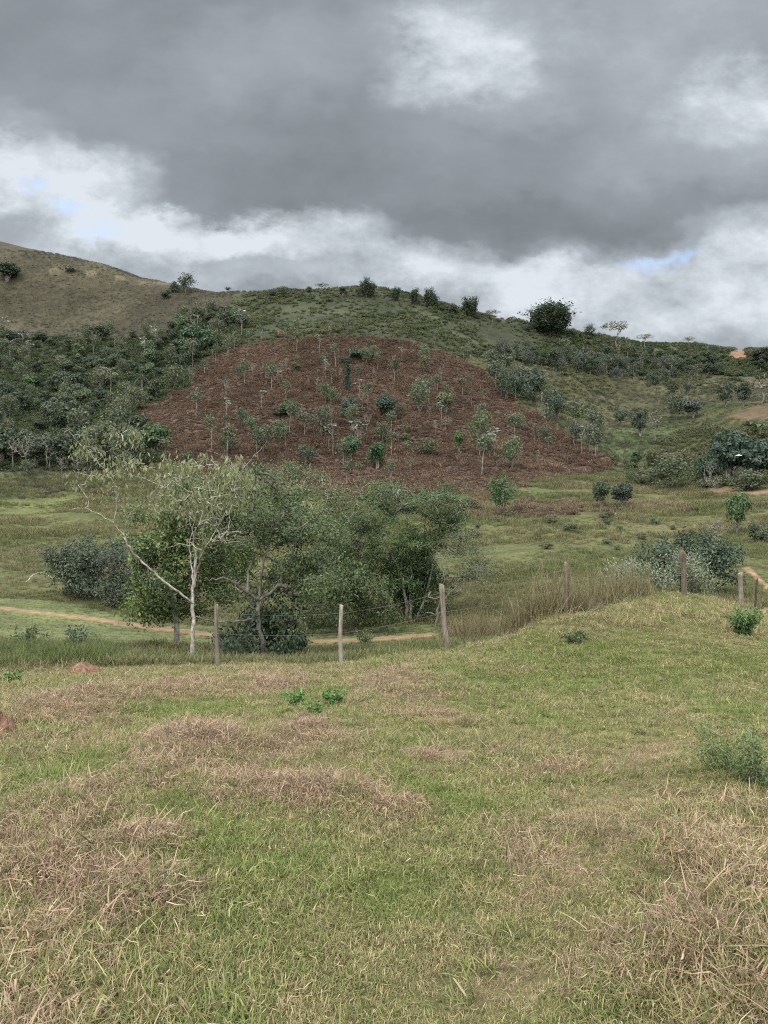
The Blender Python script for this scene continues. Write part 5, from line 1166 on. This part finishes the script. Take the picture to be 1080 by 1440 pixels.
# white bird crossing the dark trees
def bird():
    v = ray(1038, 641); v = v / v[1]; B = np.array([v[0] * 84, 84, EYE + v[2] * 84]); k = NT_('white_feathers')
    m = k.surf(k.ramp(k.noise(k.n('ShaderNodeTexCoord').outputs['Object'], 8, 3), [(.3, (.72, .72, .70)), (.7, (.82, .82, .80))]), .7)
    t = np.linspace(0, 1, 13); Pm = np.stack([-.34 + .78 * t, 0 * t, .05 * np.sin(t * 3.1) + .03 * (t > .8)], -1); R = np.interp(t, [0, .06, .2, .45, .62, .72, .85, .9, 1], [.004, .012, .014, .07, .08, .05, .028, .032, .006])
    V, Q, _, _ = tube(Pm[::-1], R[::-1], 8)
    o = bpy.data.objects.new('white_bird', None); C.objects.link(o); o.location = B; tag(o, 'small white bird gliding in front of the dark tree mass', 'bird')
    link('body', mesh_of('bird_body', V, Q, m, smooth=True), o)
    for sg in (-1, 1):
        W = []
        for i, s in enumerate(np.linspace(0, 1, 7)):
            w = .20 * (1 - .75 * s ** 2); zz = .16 * s - .12 * s * s; yv = sg * (.05 + .42 * s)
            for dz in (.012 * (1 - s), -.012 * (1 - s)): W += [(.14 - .1 * s + w / 2 - .05, yv, zz + dz), (.14 - .1 * s - w / 2 - .05, yv, zz + dz)]
        W = np.array(W); Qs = []
        for i in range(6):
            a = i * 4; b = a + 4; Qs += [[a, a + 1, b + 1, b], [a + 2, b + 2, b + 3, a + 3], [a, b, b + 2, a + 2], [a + 1, a + 3, b + 3, b + 1]]
        link('wing', mesh_of('bird_wing', W, np.array(Qs), m, smooth=True), o)
bird()
# ------------------------------------------------------------------ light
def build_world():
    w = bpy.data.worlds.new('World'); scene.world = w; w.use_nodes = True
    t = w.node_tree; t.nodes.clear()
    N = lambda typ: t.nodes.new(typ)
    L = t.links.new
    def M(op, a, b=None, c=None, clamp=False):
        nd = N('ShaderNodeMath'); nd.operation = op; nd.use_clamp = clamp
        for s, v in zip(nd.inputs, (a, b, c)):
            if v is None: continue
            if isinstance(v, (int, float)): s.default_value = v
            else: L(v, s)
        return nd.outputs[0]
    def noise(vec, sc, det=6, ro=.55):
        nd = N('ShaderNodeTexNoise'); nd.inputs['Scale'].default_value = sc; nd.inputs['Detail'].default_value = det; nd.inputs['Roughness'].default_value = ro; L(vec, nd.inputs['Vector']); return nd
    def smooth(v, a, b):
        nd = N('ShaderNodeMapRange'); nd.interpolation_type = 'SMOOTHSTEP'; L(v, nd.inputs['Value']); nd.inputs['From Min'].default_value = a; nd.inputs['From Max'].default_value = b; return nd.outputs[0]
    co = N('ShaderNodeTexCoord').outputs['Generated']
    sep = N('ShaderNodeSeparateXYZ'); L(co, sep.inputs[0]); X, Y, Zc = sep.outputs
    yy = M('MAXIMUM', Y, .08)
    u0, v0 = M('DIVIDE', X, yy), M('DIVIDE', Zc, yy)
    cmb = N('ShaderNodeCombineXYZ'); L(u0, cmb.inputs[0]); L(M('MULTIPLY', v0, 1.5), cmb.inputs[1])
    n_w = noise(cmb.outputs[0], 2.6, 5, .55); n_w2 = noise(cmb.outputs[0], 8, 9, .66)
    s1 = N('ShaderNodeSeparateXYZ'); L(n_w.outputs['Color'], s1.inputs[0]); s2 = N('ShaderNodeSeparateXYZ'); L(n_w2.outputs['Color'], s2.inputs[0])
    u = M('ADD', u0, M('ADD', M('MULTIPLY', M('SUBTRACT', s1.outputs[0], .5), .22), M('MULTIPLY', M('SUBTRACT', s2.outputs[0], .5), .13)))
    v = M('ADD', v0, M('ADD', M('MULTIPLY', M('SUBTRACT', s1.outputs[1], .5), .13), M('MULTIPLY', M('SUBTRACT', s2.outputs[1], .5), .10)))
    def blob(px, py, rx, ry, soft=1.0):
        a = M('DIVIDE', M('SUBTRACT', u, (px - CX) / F), rx / F); b = M('DIVIDE', M('SUBTRACT', v, (HOR - py) / F), ry / F)
        q = M('ADD', M('MULTIPLY', a, a), M('MULTIPLY', b, b))
        return smooth(M('POWER', q, .8), 1.7 * soft, .0)
    acc = None
    for (px, py, rx, ry, am) in SKY_BLOBS:
        b = M('MULTIPLY', blob(px, py, rx, ry), am); acc = b if acc is None else M('ADD', acc, b)
    # mottling that a flat cloud deck shows in perspective
    fine = noise(cmb.outputs[0], 4.2, 9, .62).outputs['Fac']; broad = noise(cmb.outputs[0], 1.7, 4, .5).outputs['Fac']
    val = M('ADD', M('ADD', acc, SKY_BASE), M('ADD', M('MULTIPLY', M('SUBTRACT', fine, .5), .25), M('MULTIPLY', M('SUBTRACT', broad, .5), .14)))
    bright_detail = M('MULTIPLY', M('SUBTRACT', noise(cmb.outputs[0], 6.5, 10, .66).outputs['Fac'], .5), 1.35)
    val = M('ADD', val, M('MULTIPLY', bright_detail, smooth(val, .36, .62)))
    val = M('MINIMUM', M('MAXIMUM', val, .21), .82)
    # overhead and behind the viewpoint the cloud is thin and bright
    nb = noise(co, 2.2, 5, .55).outputs['Fac']
    back = M('MULTIPLY_ADD', nb, 1.1, SKY_BACK - .55)
    fr = M('MULTIPLY', smooth(Y, .12, .45), smooth(v0, 1.35, .8))
    mixv = N('ShaderNodeMix'); L(fr, mixv.inputs[0]); L(back, mixv.inputs[2]); L(M('MULTIPLY', val, 2 ** -EXPO), mixv.inputs[3])
    lum = mixv.outputs[0]
    tint = N('ShaderNodeValToRGB'); e = tint.color_ramp.elements
    e[0].position = .05; e[0].color = (.875, .985, 1.085, 1); e[1].position = .4; e[1].color = (.945, .99, 1.045, 1); L(lum, tint.inputs[0])
    cl = N('ShaderNodeVectorMath'); cl.operation = 'SCALE'; L(tint.outputs[0], cl.inputs[0]); L(M('MULTIPLY', lum, 10.0), cl.inputs['Scale'])
    sky = N('ShaderNodeTexSky'); sky.sky_type = 'NISHITA'; sky.sun_disc = False; sky.sun_elevation = SUN_EL; sky.sun_rotation = SUN_AZ
    hole = None
    for (px, py, rx, ry) in SKY_HOLES:
        h = blob(px, py, rx, ry); hole = h if hole is None else M('MAXIMUM', hole, h)
    hole = M('MULTIPLY', M('MULTIPLY', hole, fr), smooth(noise(cmb.outputs[0], 12, 6, .65).outputs['Fac'], .38, .62))
    skm = N('ShaderNodeMix'); skm.data_type = 'RGBA'; L(M('MULTIPLY', hole, .5), skm.inputs[0]); L(cl.outputs[0], skm.inputs[6])
    sk = N('ShaderNodeVectorMath'); sk.operation = 'SCALE'; L(sky.outputs[0], sk.inputs[0]); sk.inputs['Scale'].default_value = 1.0
    L(sk.outputs[0], skm.inputs[7])
    bg = N('ShaderNodeBackground'); bg.inputs['Strength'].default_value = .1; L(skm.outputs[2], bg.inputs['Color'])
    o = N('ShaderNodeOutputWorld'); L(bg.outputs[0], o.inputs[0])

SUN_EL, SUN_AZ = radians(56), radians(215)
SKY_BASE, SKY_BACK, EXPO = .335, 1.1, 1.62
SKY_BLOBS = [(980, 50, 260, 140, .10), (45, 262, 140, 60, .50), (150, 330, 100, 34, .22), (250, 340, 190, 30, .28), (430, 335, 120, 36, .34), (560, 385, 200, 34, .26), (960, 420, 260, 70, .34), (1060, 340, 110, 46, .28), (720, 410, 160, 40, .20),
             (635, 95, 100, 65, .20), (700, 40, 120, 70, .13), (595, 130, 60, 40, .12), (705, 150, 90, 45, .12), (370, 105, 130, 60, .10), (1055, 120, 90, 50, .20), (1000, 175, 100, 40, .10), (980, 220, 160, 50, .10), (560, 70, 60, 50, .08), (20, 190, 70, 40, .10),
             (210, 385, 190, 44, .22), (75, 335, 110, 50, .16), (1010, 470, 200, 40, .12), (350, 385, 80, 16, -.08), (200, 60, 260, 70, -.03), (440, 160, 110, 90, -.03), (420, 260, 260, 50, -.05), (700, 320, 200, 40, -.06), (820, 190, 150, 70, -.02), (850, 300, 200, 40, -.04)]
SKY_HOLES = [(120, 338, 38, 22), (905, 370, 52, 16), (18, 288, 20, 12), (60, 310, 26, 12)]
build_world()
sun = bpy.data.lights.new('sun', 'SUN'); sun.energy = 1.5; sun.angle = radians(10); sun.color = (1, .955, .88)
so = bpy.data.objects.new('sun', sun); C.objects.link(so)
# direction towards the sun: azimuth measured clockwise from +Y
sd = np.array([sin(SUN_AZ) * cos(SUN_EL), cos(SUN_AZ) * cos(SUN_EL), sin(SUN_EL)])
import mathutils
so.rotation_euler = mathutils.Vector(sd).to_track_quat('Z', 'Y').to_euler()
so.location = (0, 0, 60)

vs = scene.view_settings; scene.display_settings.display_device = 'sRGB'
vs.view_transform = 'Standard'; vs.look = 'None'; vs.exposure = EXPO; vs.gamma = 1; vs.use_curve_mapping = False
cy = scene.cycles; cy.max_bounces = 6; cy.diffuse_bounces = 3; cy.glossy_bounces = 2; cy.transmission_bounces = 4; cy.transparent_max_bounces = 6
cy.pixel_filter_type = 'BLACKMAN_HARRIS'; cy.filter_width = 1.1; cy.use_denoising = False; cy.caustics_reflective = False; cy.caustics_refractive = False
